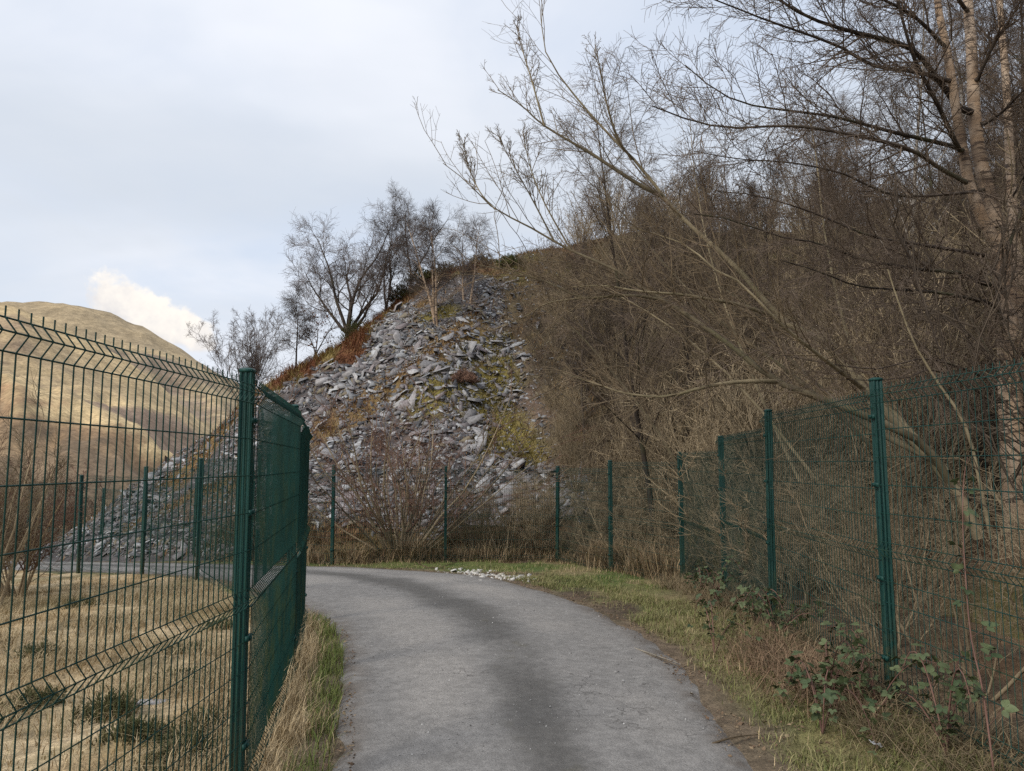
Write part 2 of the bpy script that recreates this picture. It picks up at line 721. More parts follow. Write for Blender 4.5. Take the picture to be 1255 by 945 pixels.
    c = m.mix(m.ramp(st, .5, .72, 0, .5), c, (.016, .045, .030))
    po = m.n('ShaderNodeSeparateXYZ')
    m.t.links.new(m.objc(), po.inputs[0])
    c = m.mix(m.math('MULTIPLY', m.ramp(po.outputs[2], .7, .0), m.ramp(m.noise(30., 5, .6), .35, .6)), c, (.075, .075, .038))
    m.bump(m.noise(60., 4), .15, .004)
    m.inp('Base Color', c)
    m.inp('Roughness', .42)
    m.inp('Specular IOR Level', .4)

    m = NT('green_wire')
    zz = m.n('ShaderNodeSeparateXYZ')
    m.t.links.new(m.objc(), zz.inputs[0])
    alg = m.math('MULTIPLY', m.ramp(m.noise(5., 4), .45, .7), m.ramp(zz.outputs[2], 1.9, .3, .15, .6))
    c = m.mix(m.ramp(m.noise(2., 4), .3, .7), (.006, .036, .030), (.010, .056, .047))
    c = m.mix(alg, c, (.055, .075, .025))
    m.inp('Base Color', c)
    m.inp('Roughness', .5)

    m = NT('dark_cap')
    m.inp('Base Color', m.vary((.008, .05, .042), .2, 20.))
    m.inp('Roughness', .5)

    def bark(name, a, b, scale=9., rough=.9, moss=None):
        q = NT(name)
        o = q.objc()
        n = q.noise(scale, 5, .6, src=o, sc=(1, 1, .35))
        c = q.mix(q.ramp(n, .3, .7), a, b)
        c = q.vary(c, .2, 2.5, 3, src=o)
        v = q.ramp(q.orand(), 0., 1., .6, 1.3)
        cc = q.n('ShaderNodeCombineColor')
        for i in range(3):
            q.t.links.new(v, cc.inputs[i])
        c = q.mix(1.0, c, cc.outputs[0], 'MULTIPLY')
        if moss:
            c = q.mix(q.ramp(q.noise(1.4, 4, src=o), .5, .72, 0, .6), c, moss)
        q.inp('Base Color', c)
        q.inp('Roughness', rough)
        q.bump(q.noise(scale * 3, 4, .6, src=o, sc=(1, 1, .3)), .6, .01)

    bark('willow_bark', (.135, .11, .068), (.25, .205, .13), 8., moss=(.12, .11, .055))
    bark('willow_twig', (.095, .070, .044), (.17, .128, .080), 5.)
    bark('dark_bark', (.045, .034, .028), (.10, .078, .060), 8., moss=(.10, .10, .05))
    bark('dark_twig', (.075, .056, .041), (.145, .11, .078), 5.)
    bark('ridge_twig', (.10, .078, .068), (.17, .135, .115), 5.)
    bark('birch_twig', (.085, .063, .048), (.155, .118, .088), 5.)
    bark('thicket_twig', (.20, .155, .098), (.36, .285, .185), 3.)
    bark('red_twig', (.16, .09, .065), (.25, .15, .105), 3.)
    bark('grey_stick', (.17, .145, .11), (.28, .245, .19), 12.)
    bark('bramble_stem', (.12, .06, .05), (.22, .13, .10), 9.)

    # birch: cream peeling bark with dark cross marks
    q = NT('birch_bark')
    o = q.objc()
    mk = q.noise(4.5, 5, .6, src=o, sc=(1.3, 1.3, 7.))
    pat = q.noise(1.5, 5, .6, src=o, sc=(1, 1, .6), off=(2, 5, 1))
    c = q.mix(q.ramp(q.noise(6., 4, src=o), .3, .7), (.38, .26, .165), (.54, .42, .31))
    c = q.mix(q.ramp(pat, .50, .64, 0, .8), c, (.20, .13, .085))
    c = q.mix(q.ramp(mk, .535, .60, 0, .92), c, (.06, .042, .034))
    c = q.mix(q.ramp(q.noise(1.1, 4, .6, src=o, off=(7, 3, 2)), .52, .66, 0, .75), c, (.10, .07, .05))
    q.inp('Base Color', c)
    q.inp('Roughness', .75)
    q.bump(mk, .5, .01)

    q = NT('pale_birch_bark')
    o = q.objc()
    c = q.mix(q.ramp(q.noise(5., 4, src=o, sc=(1, 1, 4.)), .56, .66), (.40, .36, .31), (.10, .08, .07))
    q.inp('Base Color', c)

    def leaf(name, a, b, rough=.6):
        q = NT(name)
        c = q.mix(q.orand(), a, b)
        c = q.vary(c, .3, 12., 3)
        q.inp('Base Color', c)
        q.inp('Roughness', rough)
    leaf('bramble_leaf', (.042, .065, .028), (.115, .14, .065), .55)
    leaf('dead_leaf', (.16, .075, .045), (.26, .14, .075), .9)
    m = NT('gorse')
    c = m.mix(m.ramp(m.noise(3., 4), .35, .65), (.040, .048, .014), (.105, .100, .030))
    m.inp('Base Color', m.vary(c, .3, 25.))
    m = NT('gorse_dry')
    c = m.mix(m.ramp(m.noise(3., 4), .35, .65), (.10, .075, .03), (.17, .13, .055))
    m.inp('Base Color', m.vary(c, .3, 25.))
    m = NT('heather')
    c = m.mix(m.ramp(m.noise(9., 4), .35, .65), (.05, .06, .024), (.13, .115, .05))
    m.inp('Base Color', m.vary(c, .3, 25.))
    m = NT('pale_stone')
    c = m.mix(m.orand(), (.40, .375, .34), (.62, .60, .555))
    m.inp('Base Color', m.vary(c, .25, 20.))
    m.bump(m.noise(40., 4), .5, .01)
    m = NT('litter')
    m.inp('Base Color', m.vary((.75, .75, .76), .08, 30.))
    m.inp('Roughness', .5)


make_materials()
M = MATS

# ================================================================== THE SETTING
def lerp(a, b, t):
    return a + (b - a) * np.asarray(t)[..., None]


C = lambda *v: np.array(v, float)
STRAW, STRAW2 = C(.47, .36, .215), C(.27, .20, .11)
GREEN, GREEN2 = C(.085, .118, .032), C(.13, .145, .045)
MUD, DIRT, LITTER = C(.070, .048, .034), C(.150, .110, .078), C(.115, .082, .055)
MOSS = C(.24, .195, .085)


def left_of_fence(x, y):
    """True on the field side of the inner fence"""
    fx = np.interp(y, [p[1] for p in FENCE_IN], [p[0] for p in FENCE_IN])
    return x < fx


def outside_out(x, y):
    """True beyond the outer fence"""
    ring = np.array(FENCE_OUT + [(-30, 33), (-60, 33), (-60, -40), (2.6, -40)])
    ins = np.zeros(np.shape(x), bool)
    j = len(ring) - 1
    for i in range(len(ring)):
        xi, yi = ring[i]
        xj, yj = ring[j]
        ins ^= ((yi > y) != (yj > y)) & (x < (xj - xi) * (y - yi) / (yj - yi + 1e-12) + xi)
        j = i
    return ~ins


def zone_ground(x, y):
    dr = -in_road(x, y)                      # metres from the road edge
    n1, n2, n3 = fbm(x * .8, y * .8, 4, 1), fbm(x * 2.7, y * 2.7, 4, 2), fbm(x * .3, y * .3, 3, 5)
    # verge inside the fences
    c = lerp(np.broadcast_to(GREEN, x.shape + (3,)), GREEN2, ss(.35, .65, n2))
    c = lerp(c, STRAW2, ss(.48, .70, n1) * .7)
    # right bank: dead grass towards the fence
    c = lerp(c, STRAW2 * .8, ss(.45, 1.1, dr + (n2 - .5) * .8) * (x > 0) * (1 - ss(9.5, 12.5, y)) * .8)
    # left verge: straw with a green rim along the road
    lv = ss(.08, .35, dr + (n2 - .5) * .3) * (x < -.5) * (y < 9.5)
    c = lerp(c, STRAW, lv * .9)
    # bare mud where vehicles cut the bend
    mud = np.zeros(x.shape)
    for mx, my, rx, ry in ((.95, 10.6, .35, 1.1), (1.25, 9.2, .33, .8), (-.3, 13.75, 1.3, .28), (-2.4, 15.0, 1.2, .22), (.35, 12.6, .5, .8)):
        mud = np.maximum(mud, ss(1.25, .45, np.hypot((x - mx) / rx, (y - my) / ry) + (n2 - .5) * 1.3))
    c = lerp(c, MUD, mud * .92)
    c = lerp(c, DIRT, ss(.44, .10, dr + (n2 - .5) * .35) * .9 * (1 - mud * .5))
    # the field behind the left fence
    f = lerp(np.broadcast_to(STRAW, x.shape + (3,)), C(.52, .405, .25), ss(.4, .65, n3))
    f = lerp(f, MOSS, ss(.5, .64, n1) * .7)
    f = lerp(f, C(.31, .205, .09), ss(.52, .62, fbm(x * 1.1 + 9, y * 1.1, 4, 23)) * .7)
    f = lerp(f, C(.13, .105, .055), ss(.56, .72, n2) * .8)
    c = np.where(left_of_fence(x, y)[..., None] & (dr > 0.05)[..., None], f, c)
    # beyond the far fence: leaf litter and dead bracken
    l = lerp(np.broadcast_to(LITTER, x.shape + (3,)), C(.19, .12, .07), ss(.4, .65, n2))
    l = lerp(l, STRAW2, ss(.55, .7, n1) * .8 * (x < -1))
    c = np.where(outside_out(x, y)[..., None], l, c)
    far = ss(22, 45, np.hypot(x, y))
    v = lerp(np.broadcast_to(C(.17, .125, .075), x.shape + (3,)), C(.30, .21, .11), ss(.4, .6, fbm(x * .03, y * .03, 4, 8)))
    return lerp(c, v, far)


def axis(lo, hi, step, a, b, growth=1.16):
    v = list(np.arange(lo, hi + 1e-6, step))
    s = step
    while v[-1] < b:
        s *= growth
        v.append(v[-1] + s)
    s = step
    while v[0] > a:
        s *= growth
        v.insert(0, v[0] - s)
    return np.array(v)


def grid_mesh(name, X, Y, Z, mat, colf, keep=None, smooth=True):
    ny, nx = X.shape
    V = np.stack([X, Y, Z], -1).reshape(-1, 3)
    i = np.arange(ny - 1)[:, None] * nx + np.arange(nx - 1)[None]
    Q = np.stack([i, i + 1, i + 1 + nx, i + nx], -1).reshape(-1, 4)
    if keep is not None:
        k = keep.ravel()
        Q = Q[k[Q].any(1)]
        used = np.unique(Q)
        rem = np.full(len(V), -1)
        rem[used] = np.arange(len(used))
        V, Q = V[used], rem[Q]
    return mesh_np(name, V, Q, mat, colf(V[:, 0], V[:, 1], V[:, 2]), smooth)


gx, gy = axis(-11, 4.6, .125, -3000, 3000), axis(1.5, 19, .13, -1500, 3500)
X, Y = np.meshgrid(gx, gy)
dr_ = in_road(X, Y)
Z = gz(X, Y) + np.where(np.hypot(X, Y) < 40, (fbm(X * 1.7, Y * 1.7, 3, 31) - .5) * .10 * ss(.0, .35, -dr_), 0) - .035 * ss(.04, .14, dr_)
ground = obj('ground', grid_mesh('ground', X, Y, Z, M['soil_and_turf'], lambda x, y, z: zone_ground(x, y)))
tag(ground, kind='structure')


def gsurf(x, y):
    """ground with its small bumps"""
    x, y = np.asarray(x, float), np.asarray(y, float)
    d = in_road(x, y)
    return gz(x, y) + (fbm(x * 1.7, y * 1.7, 3, 31) - .5) * .10 * ss(.0, .35, -d)


# ---- road: a paved sheet whose edges crumble irregularly
def build_road():
    n, m = len(LP), 26
    u = np.linspace(0, 1, m)[None, :, None]
    P = LP[:, None] * (1 - u) + RP[:, None] * u
    # finer along the length near the camera
    idx = np.concatenate([np.linspace(0, 24, 120, endpoint=False), np.linspace(24, n - 1, 500)])
    i0 = np.clip(idx.astype(int), 0, n - 2)
    f = (idx - i0)[:, None, None]
    P = P[i0] * (1 - f) + P[i0 + 1] * f
    s = np.concatenate([[0], np.cumsum(np.linalg.norm(np.diff(P[:, m // 2], axis=0), axis=1))])
    acr = nrm(P[:, -1] - P[:, 0])
    jl = (fbm(s * 2.2, s * 0 + 3, 4, 4) - .5) * .22 - .02
    jr = (fbm(s * 2.2, s * 0 + 9, 4, 14) - .5) * .22 + .02
    w = np.clip((np.abs(u[0, :, 0] - .5) - .35) / .15, 0, 1)
    side = np.where(u[0, :, 0] < .5, 1, 0)[None, :]
    P = P + acr[:, None] * (w[None] * (side * jl[:, None] + (1 - side) * jr[:, None]))[..., None]
    uu = np.broadcast_to(u[0, :, 0][None], P.shape[:2])
    z = gz(P[..., 0], P[..., 1]) + .012 + .03 * (1 - (2 * uu - 1) ** 2) + (fbm(P[..., 0] * 1.2, P[..., 1] * 1.2, 3, 6) - .5) * .025
    z = z - .035 * (np.abs(uu - .5) > .499)
    V = np.concatenate([P, z[..., None]], -1).reshape(-1, 3)
    uv = np.stack([uu, np.broadcast_to(s[:, None] * .1, uu.shape)], -1).reshape(-1, 2)
    k = len(idx)
    i = np.arange(k - 1)[:, None] * m + np.arange(m - 1)[None]
    Q = np.stack([i, i + 1, i + 1 + m, i + m], -1).reshape(-1, 4)
    tag(obj('road', mesh_np('road', V, Q, M['asphalt'], None, True, uv)), kind='structure')


build_road()

# ---- slate heap and the wooded slope behind the fence: one hillside
hp = lambda pts: [tuple(hit(*p)[:2]) for p in pts]
GRASS_BANDS = [(hp([(398, 530), (440, 495), (480, 470), (520, 445), (560, 415), (585, 398)]), .75),
               (hp([(400, 400), (440, 425), (470, 395), (520, 372)]), .30),
               (hp([(225, 580), (270, 530), (300, 500)]), .8),
               (hp([(170, 640), (230, 610), (280, 600)]), .35)]
BRACKEN_BANDS = [([tuple(ridge(q, -.5)[:2]) for q in (322, 345, 365, 390, 415, 440, 465, 490, 515, 545, 580)], .95)]
MOSS_SPOTS = [(hp([(530, 478), (565, 468), (585, 462)]), .8), (hp([(585, 500), (620, 520), (630, 560)]), .9), (hp([(600, 430), (615, 470)]), .8),
              (hp([(520, 390), (548, 382)]), .4)]


def band(x, y, bands, n, wob=.9):
    w = np.zeros(np.shape(x))
    for pts, wd in bands:
        w = np.maximum(w, ss(1.35, .55, poly_dist(x, y, pts) / wd + (n - .5) * wob * 2))
    return w


def heap_zones(x, y):
    n1, n2 = fbm(x * .9, y * .9, 4, 41), fbm(x * 2.4, y * 2.4, 4, 42)
    g = band(x, y, GRASS_BANDS, n1)
    b = band(x, y, BRACKEN_BANDS, n1, .6)
    m = band(x, y, MOSS_SPOTS, n1)
    # wood floor to the right of the open scree
    edge = np.interp(y, [17, 20, 24, 28, 34], [2.4, 1.5, .5, -.2, -.6]) + (n1 - .5) * 2.2
    wood = ss(-.4, .6, x - edge)
    plat = ss(.0, 1.0, y - 31.5) * ss(-30, -3, x)
    left = ss(-1, 1.5, .96 * (-13.3 - x) + 6.0 - .29 * (y - 23) - 7.5)
    toe = ss(1.4, .4, heap_d(x, y) + (n1 - .5) * 1.2) * (x > -6)
    slate = np.clip(1 - np.maximum.reduce([g, b, m * .85, wood, plat, toe]), 0, 1)
    return slate, g, b, m, wood, plat, toe, n1, n2


def heap_col(x, y, z=None):
    slate, g, b, m, wood, plat, toe, n1, n2 = heap_zones(x, y)
    c = lerp(np.broadcast_to(C(.07, .064, .064), x.shape + (3,)), C(.13, .118, .118), ss(.35, .65, n2))
    c = lerp(c, C(.17, .115, .08), ss(.52, .68, n1) * .8)
    c = lerp(c, lerp(np.broadcast_to(C(.23, .13, .06), x.shape + (3,)), C(.21, .16, .065), n2), g)
    c = lerp(c, lerp(np.broadcast_to(C(.17, .072, .035), x.shape + (3,)), C(.25, .19, .07), ss(.42, .62, n2)), b)
    c = lerp(c, lerp(np.broadcast_to(C(.19, .165, .045), x.shape + (3,)), C(.24, .18, .06), n2), m)
    w = lerp(np.broadcast_to(C(.085, .063, .042), x.shape + (3,)), C(.15, .115, .06), ss(.4, .65, n2))
    c = lerp(c, w, wood)
    c = lerp(c, lerp(np.broadcast_to(C(.15, .085, .05), x.shape + (3,)), C(.14, .12, .045), ss(.4, .6, n1)), np.maximum(plat, toe))
    return c


hx, hy = np.arange(-22, 48, .3), np.concatenate([np.arange(-14, 16, .45), np.arange(16, 44, .26), np.arange(44, 75, .8)])
X, Y = np.meshgrid(hx, hy)
hill_side = obj('hillside', grid_mesh('hillside', X, Y, hz(X, Y), M['hillside_soil'], heap_col, heap_d(X, Y) > -1.0))
tag(hill_side, kind='structure')


# ---- far hills
def far_hill(name, table, y0, y1, colf, seed, rough):
    px = np.arange(-900, 1500, 10.)
    tt = np.concatenate([np.linspace(0, 1, 60), np.linspace(1.03, 1.9, 16)])
    H = np.interp(px, [t[0] for t in table], [t[1] for t in table])
    k = np.ones(5) / 5
    H = np.convolve(np.pad(H, 2, 'edge'), k, 'valid')
    X, Y, Z, T = [], [], [], []
    tx = (px - CX) / F
    dz = np.array([ray(p, h)[2] / ray(p, h)[1] for p, h in zip(px, H)])
    for t in tt:
        yy = y0 + t * (y1 - y0)
        top = 1.64 + dz * y1
        g = np.where(t <= 1, t ** 1.25 * (1.12 - .12 * t), 1 - .5 * (t - 1) ** 1.5)
        z0 = -24.0
        X.append(tx * yy / math.cos(PITCH) * .999)
        Y.append(np.full(len(px), yy))
        n = (fbm(tx * 9, tx * 0 + t * 5, 5, seed) - .5) * rough * math.sin(math.pi * min(t, 1.0)) + (fbm(tx * 40, tx * 0 + t * 18, 4, seed + 3) - .5) * rough * .16
        Z.append(z0 + (top - z0) * g + n)
        T.append(np.full(len(px), t))
    X, Y, Z, T = map(np.array, (X, Y, Z, T))
    V = np.stack([X, Y, Z], -1).reshape(-1, 3)
    ny, nx = X.shape
    i = np.arange(ny - 1)[:, None] * nx + np.arange(nx - 1)[None]
    Q = np.stack([i, i + 1, i + 1 + nx, i + nx], -1).reshape(-1, 4)
    me = mesh_np(name, V, Q, M['hill_grass'], colf(V[:, 0], V[:, 1], V[:, 2], T.ravel()), True)
    return tag(obj(name, me), kind='structure')


def hill_main(x, y, z, t):
    n = fbm(x * .012, y * .012, 5, 71)
    n2 = fbm(x * .03, z * .06, 4, 75)
    c = lerp(np.broadcast_to(C(.44, .335, .195), x.shape + (3,)), C(.35, .27, .165), ss(.4, .65, n))  # ochre brighter than dead grass: sunlight on the hill is painted in
    c = lerp(c, C(.25, .185, .14), ss(.52, .62, n2) * ss(.85, .5, t) * .8)
    return c


def hill_spur(x, y, z, t):
    n = fbm(x * .014, y * .014, 5, 61)
    n2 = fbm(x * .02, z * .07, 5, 65)
    c = lerp(np.broadcast_to(C(.53, .395, .215), x.shape + (3,)), C(.42, .315, .18), ss(.4, .65, n))  # golden tone of the nearer spur, sunlight included in the colour
    n3 = fbm(x * .06, z * .12, 5, 66)
    c = lerp(c, C(.235, .165, .125), ss(.34, .55, n2 * .6 + n3 * .4) * ss(.86, .70, t + (n - .5) * .3) * ss(.42, .52, t) * .9)
    c = lerp(c, lerp(np.broadcast_to(C(.31, .185, .10), x.shape + (3,)), C(.30, .22, .13), n3), ss(.40, .35, t + (n3 - .5) * .2))
    c = lerp(c, C(.19, .135, .085), ss(.33, .27, t + (n3 - .5) * .25))
    return c


far_hill('hill', [(-900, 330), (-500, 350), (-200, 362), (0, 368), (60, 370), (110, 378), (150, 391), (190, 411), (220, 428), (250, 446), (300, 478), (350, 512), (420, 540), (800, 545), (1500, 500)], 420, 1250, hill_main, 51, 85)
far_hill('hill', [(-900, 250), (-500, 300), (-200, 345), (-60, 362), (0, 371), (40, 386), (84, 405), (130, 428), (180, 458), (230, 500), (270, 535), (330, 560), (1500, 565)], 190, 620, hill_spur, 57, 40)

# ================================================================== SLATES
def slab_variants(g, n):
    out = []
    for _ in range(n):
        k = 4
        a = np.sort(g.uniform(0, 2 * np.pi, k) * .16 + np.arange(k) * 2 * np.pi / k)
        r = g.uniform(.5, 1.25, k)
        p = np.stack([np.cos(a) * r, np.sin(a) * r * g.uniform(.32, .7)], 1) * .55
        th = g.uniform(.04, .12)
        tilt = g.normal(0, .02, k)
        top = np.concatenate([p * g.uniform(.8, .97), (th + tilt)[:, None] * .6], 1)
        bot = np.concatenate([p, np.full((k, 1), -th * .6)], 1)
        V = np.vstack([top, bot])
        T = [(0, i, i + 1) for i in range(1, k - 1)]
        for i in range(k):
            j = (i + 1) % k
            T += [(i, k + i, k + j), (i, k + j, j)]
        out.append((V, np.array(T)))
    return out


def rot_mats(n, yaw):
    """matrices with z axis = n, turned by yaw"""
    ref = np.where(np.abs(n[:, 2:3]) > .95, np.array([[1., 0, 0]]), np.array([[0, 0, 1.]]))
    a = nrm(np.cross(ref, n))
    b = np.cross(n, a)
    c, s = np.cos(yaw)[:, None], np.sin(yaw)[:, None]
    return np.stack([c * a + s * b, -s * a + c * b, n], -1)


def build_slates():
    g = np.random.default_rng(5)
    var = slab_variants(g, 8)
    N0 = 220000
    x, y = g.uniform(-19, 4.5, N0), g.uniform(16.5, 36, N0)
    slate, gr, b, m, wood, plat, toe, n1, n2 = heap_zones(x, y)
    d = heap_d(x, y)
    dens = slate * (.5 + .5 * ss(.35, .55, fbm(x * .6, y * .3, 3, 91))) + .38 * (gr + m + .3 * wood * (x < 2.5)) * (1 - b)
    keep = (d > .15) & (d < 16.5) & (g.uniform(0, 1, N0) < dens * .53)
    x, y, n1 = x[keep], y[keep], n1[keep]
    e = .12
    nx_, ny_ = (hz(x + e, y) - hz(x - e, y)) / (2 * e), (hz(x, y + e) - hz(x, y - e)) / (2 * e)
    nn = nrm(np.stack([-nx_, -ny_, np.ones_like(x)], 1))
    n = nrm(nn * .75 + np.array([0, 0, .35]) + g.normal(0, .42, nn.shape))
    n[:, 2] = np.abs(n[:, 2])
    N_ = len(x)
    coarse = ss(.45, .62, fbm(x * .35, y * .22, 3, 95))
    blk = np.zeros(N_)
    for q, rr in ((hit(565, 425), 1.5), (hit(520, 455), 1.2), (hit(430, 440), 1.6), (hit(360, 490), 1.4), (hit(600, 590), 1.2)):
        blk = np.maximum(blk, np.exp(-((x - q[0]) ** 2 + ((y - q[1]) * .7) ** 2) / rr ** 2))
    size = np.clip(np.exp(g.normal(-2.34, .56, N_)) * (.7 + .8 * coarse + 1.0 * blk), .05, .95)
    P = np.stack([x, y, hz(x, y)], 1) + nn * (size * .10)[:, None]
    Rm = rot_mats(n, g.uniform(0, 2 * np.pi, N_))
    vi = g.integers(0, 8, N_)
    # colour of each slate
    t = g.uniform(0, 1, N_)
    c = lerp(np.broadcast_to(C(.072, .072, .076), (N_, 3)), C(.48, .485, .49), t ** 2.0)
    c = lerp(c, C(.19, .163, .16), (g.uniform(0, 1, N_) < .4) * .7)
    c = lerp(c, C(.21, .17, .095), (g.uniform(0, 1, N_) < .14) * .7)
    # the 300 that show largest are objects of their own
    score = size / y * (np.abs(x / y) < .55)
    big = np.argsort(-score)[:300]
    isbig = np.zeros(N_, bool)
    isbig[big] = True
    meshes = [mesh_np('slate', V, T, M['slate']) for V, T in var]
    from mathutils import Matrix
    for i in big:
        o = obj('slate', meshes[vi[i]], hill_side)
        mt = Matrix([[*(Rm[i, r] * size[i]), P[i, r]] for r in range(3)] + [[0, 0, 0, 1]])
        o.matrix_local = mt
    mb = MB()
    for k, (V, T) in enumerate(var):
        s = np.where((vi == k) & ~isbig)[0]
        W = np.einsum('nij,kj->nki', Rm[s] * size[s, None, None], V) + P[s][:, None]
        Fc = (T[None] + (np.arange(len(s)) * len(V))[:, None, None]).reshape(-1, 3)
        mb.add(W.reshape(-1, 3), Fc, np.repeat(c[s], len(V), 0))
    o = obj('slate_rubble', mb.mesh('slate_rubble', M['slate_loose']), hill_side)
    tag(o, kind='stuff')
    return N_


n_sl = build_slates()


# ================================================================== FENCES
PANEL_H = 2.05


def panel_mesh():
    mb = MB()
    folds = [(.075, .115, .155), (.955, 1.0, 1.045), (1.945, 1.992, 2.035)]
    zs, ys = [.03], [0.]
    for a, b, c in folds:
        zs += [a - .004, a, b, c]
        ys += [0., 0., .034, 0.]
    zs.append(2.065)
    ys.append(0.)
    zs, ys = np.array(zs), np.array(ys)
    L_ = 2.5
    xs = np.arange(.025, L_, .05)
    g = np.random.default_rng(3)
    P = np.zeros((len(xs), len(zs), 3))
    P[..., 0] = xs[:, None]
    P[..., 1] = ys[None]
    P[..., 2] = zs[None]
    tubes(mb, P, np.full(P.shape[:2], .0027), 4)
    hzs = [.075, .155, .335, .50, .665, .80, .955, 1.045, 1.23, 1.41, 1.59, 1.77, 1.945, 2.035]
    hs = [(z, -.004) for z in hzs] + [(.115, .030), (1.0, .030), (1.992, .030)]
    t = np.linspace(0, L_, 6)
    P = np.zeros((len(hs), 6, 3))
    P[..., 0] = t[None]
    P[..., 1] = np.array([h[1] for h in hs])[:, None]
    P[..., 2] = np.array([h[0] for h in hs])[:, None]
    tubes(mb, P, np.full(P.shape[:2], .0028), 4)
    return mb.mesh('mesh_panel', M['green_wire'])


def post_mesh():
    # hollow ribbed steel post, 60 mm wide, with channels down its faces
    w = .03
    prof = []
    for k in range(4):
        a = k * math.pi / 2
        for (px, py) in ((-w, w), (-.019, w), (-.017, w - .007), (-.007, w - .007), (-.005, w), (.005, w), (.007, w - .007), (.017, w - .007), (.019, w)):
            prof.append((px * math.cos(a) + py * math.sin(a), -px * math.sin(a) + py * math.cos(a)))
    prof = np.array(prof)
    n = len(prof)
    V = np.vstack([np.column_stack([prof, np.full(n, z)]) for z in (-.4, 2.09)])
    i = np.arange(n)
    j = (i + 1) % n
    Q = np.stack([j, i, i + n, j + n], 1)
    mb = MB()
    mb.add(V, Q)
    c = np.vstack([np.column_stack([prof, np.full(n, 2.09)]), [(0, 0, 2.09)]])
    mb.add(c, np.stack([j, i, np.full(n, n)], 1)[:, ::-1])
    return mb.mesh('post', M['green_paint'])


def cap_mesh():
    mb = MB()
    mb.box(-.033, .033, -.033, .033, 2.091, 2.105)
    V = [(-.033, -.033, 2.105), (.033, -.033, 2.105), (.033, .033, 2.105), (-.033, .033, 2.105), (-.02, -.02, 2.113), (.02, -.02, 2.113), (.02, .02, 2.113), (-.02, .02, 2.113)]
    mb.add(V, [(0, 1, 5, 4), (1, 2, 6, 5), (2, 3, 7, 6), (3, 0, 4, 7), (4, 5, 6, 7)])
    return mb.mesh('cap', M['dark_cap'])


def clip_mesh():
    mb = MB()
    mb.box(-.036, .036, .031, .045, -.014, .014)
    mb.box(-.010, .010, .045, .053, -.008, .008)
    return mb.mesh('clip', M['dark_cap'])


PM, POM, CAM_, CLM = panel_mesh(), post_mesh(), cap_mesh(), clip_mesh()


def fence(name, pts, side, label, skip_first=False, lean=None):
    b0 = pts[0]
    base = np.array([b0[0], b0[1], float(gz(b0[0], b0[1]))])
    root = thing(name, label, 'fence', base)
    for i, p in enumerate(pts):
        a = np.array(pts[max(i - 1, 0)])
        b = np.array(pts[min(i + 1, len(pts) - 1)])
        ang = math.atan2(*(b - a)[::-1])
        z = float(gz(p[0], p[1]))
        g = np.random.default_rng(i + 100)
        r = (g.normal(0, .008), g.normal(0, .008), ang + (math.pi if side < 0 else 0))
        po = obj('post', POM, root, (p[0] - base[0], p[1] - base[1], z - base[2]), r)
        obj('cap', CAM_, po)
        for h in (.3, .8, 1.4, 1.85):
            obj('clip', CLM, po, (0, 0, h))
    for i in range(len(pts) - 1):
        a, b = np.array(pts[i]), np.array(pts[i + 1])
        d = b - a
        ln = np.linalg.norm(d)
        ang = math.atan2(d[1], d[0])
        nrm_ = np.array([-d[1], d[0]]) / ln * side
        z = min(float(gz(*a)), float(gz(*b))) * .5 + .25 * (float(gz(*a)) + float(gz(*b))) - .01
        o = a + nrm_ * .036
        if side > 0:
            obj('mesh_panel', PM, root, (o[0] - base[0], o[1] - base[1], z - base[2]), (0, 0, ang), (ln / 2.5, 1, 1))
        else:
            o = b + nrm_ * .036
            obj('mesh_panel', PM, root, (o[0] - base[0], o[1] - base[1], z - base[2]), (0, 0, ang + math.pi), (ln / 2.5, 1, 1))
    return root


fence('wire_mesh_fence', FENCE_IN, -1, 'green wire mesh fence on the inside of the bend, enclosing the rough pale grass field')
fence('wire_mesh_fence', FENCE_OUT, 1, 'green wire mesh fence tangled with branches, below the wooded slope and slate heap')

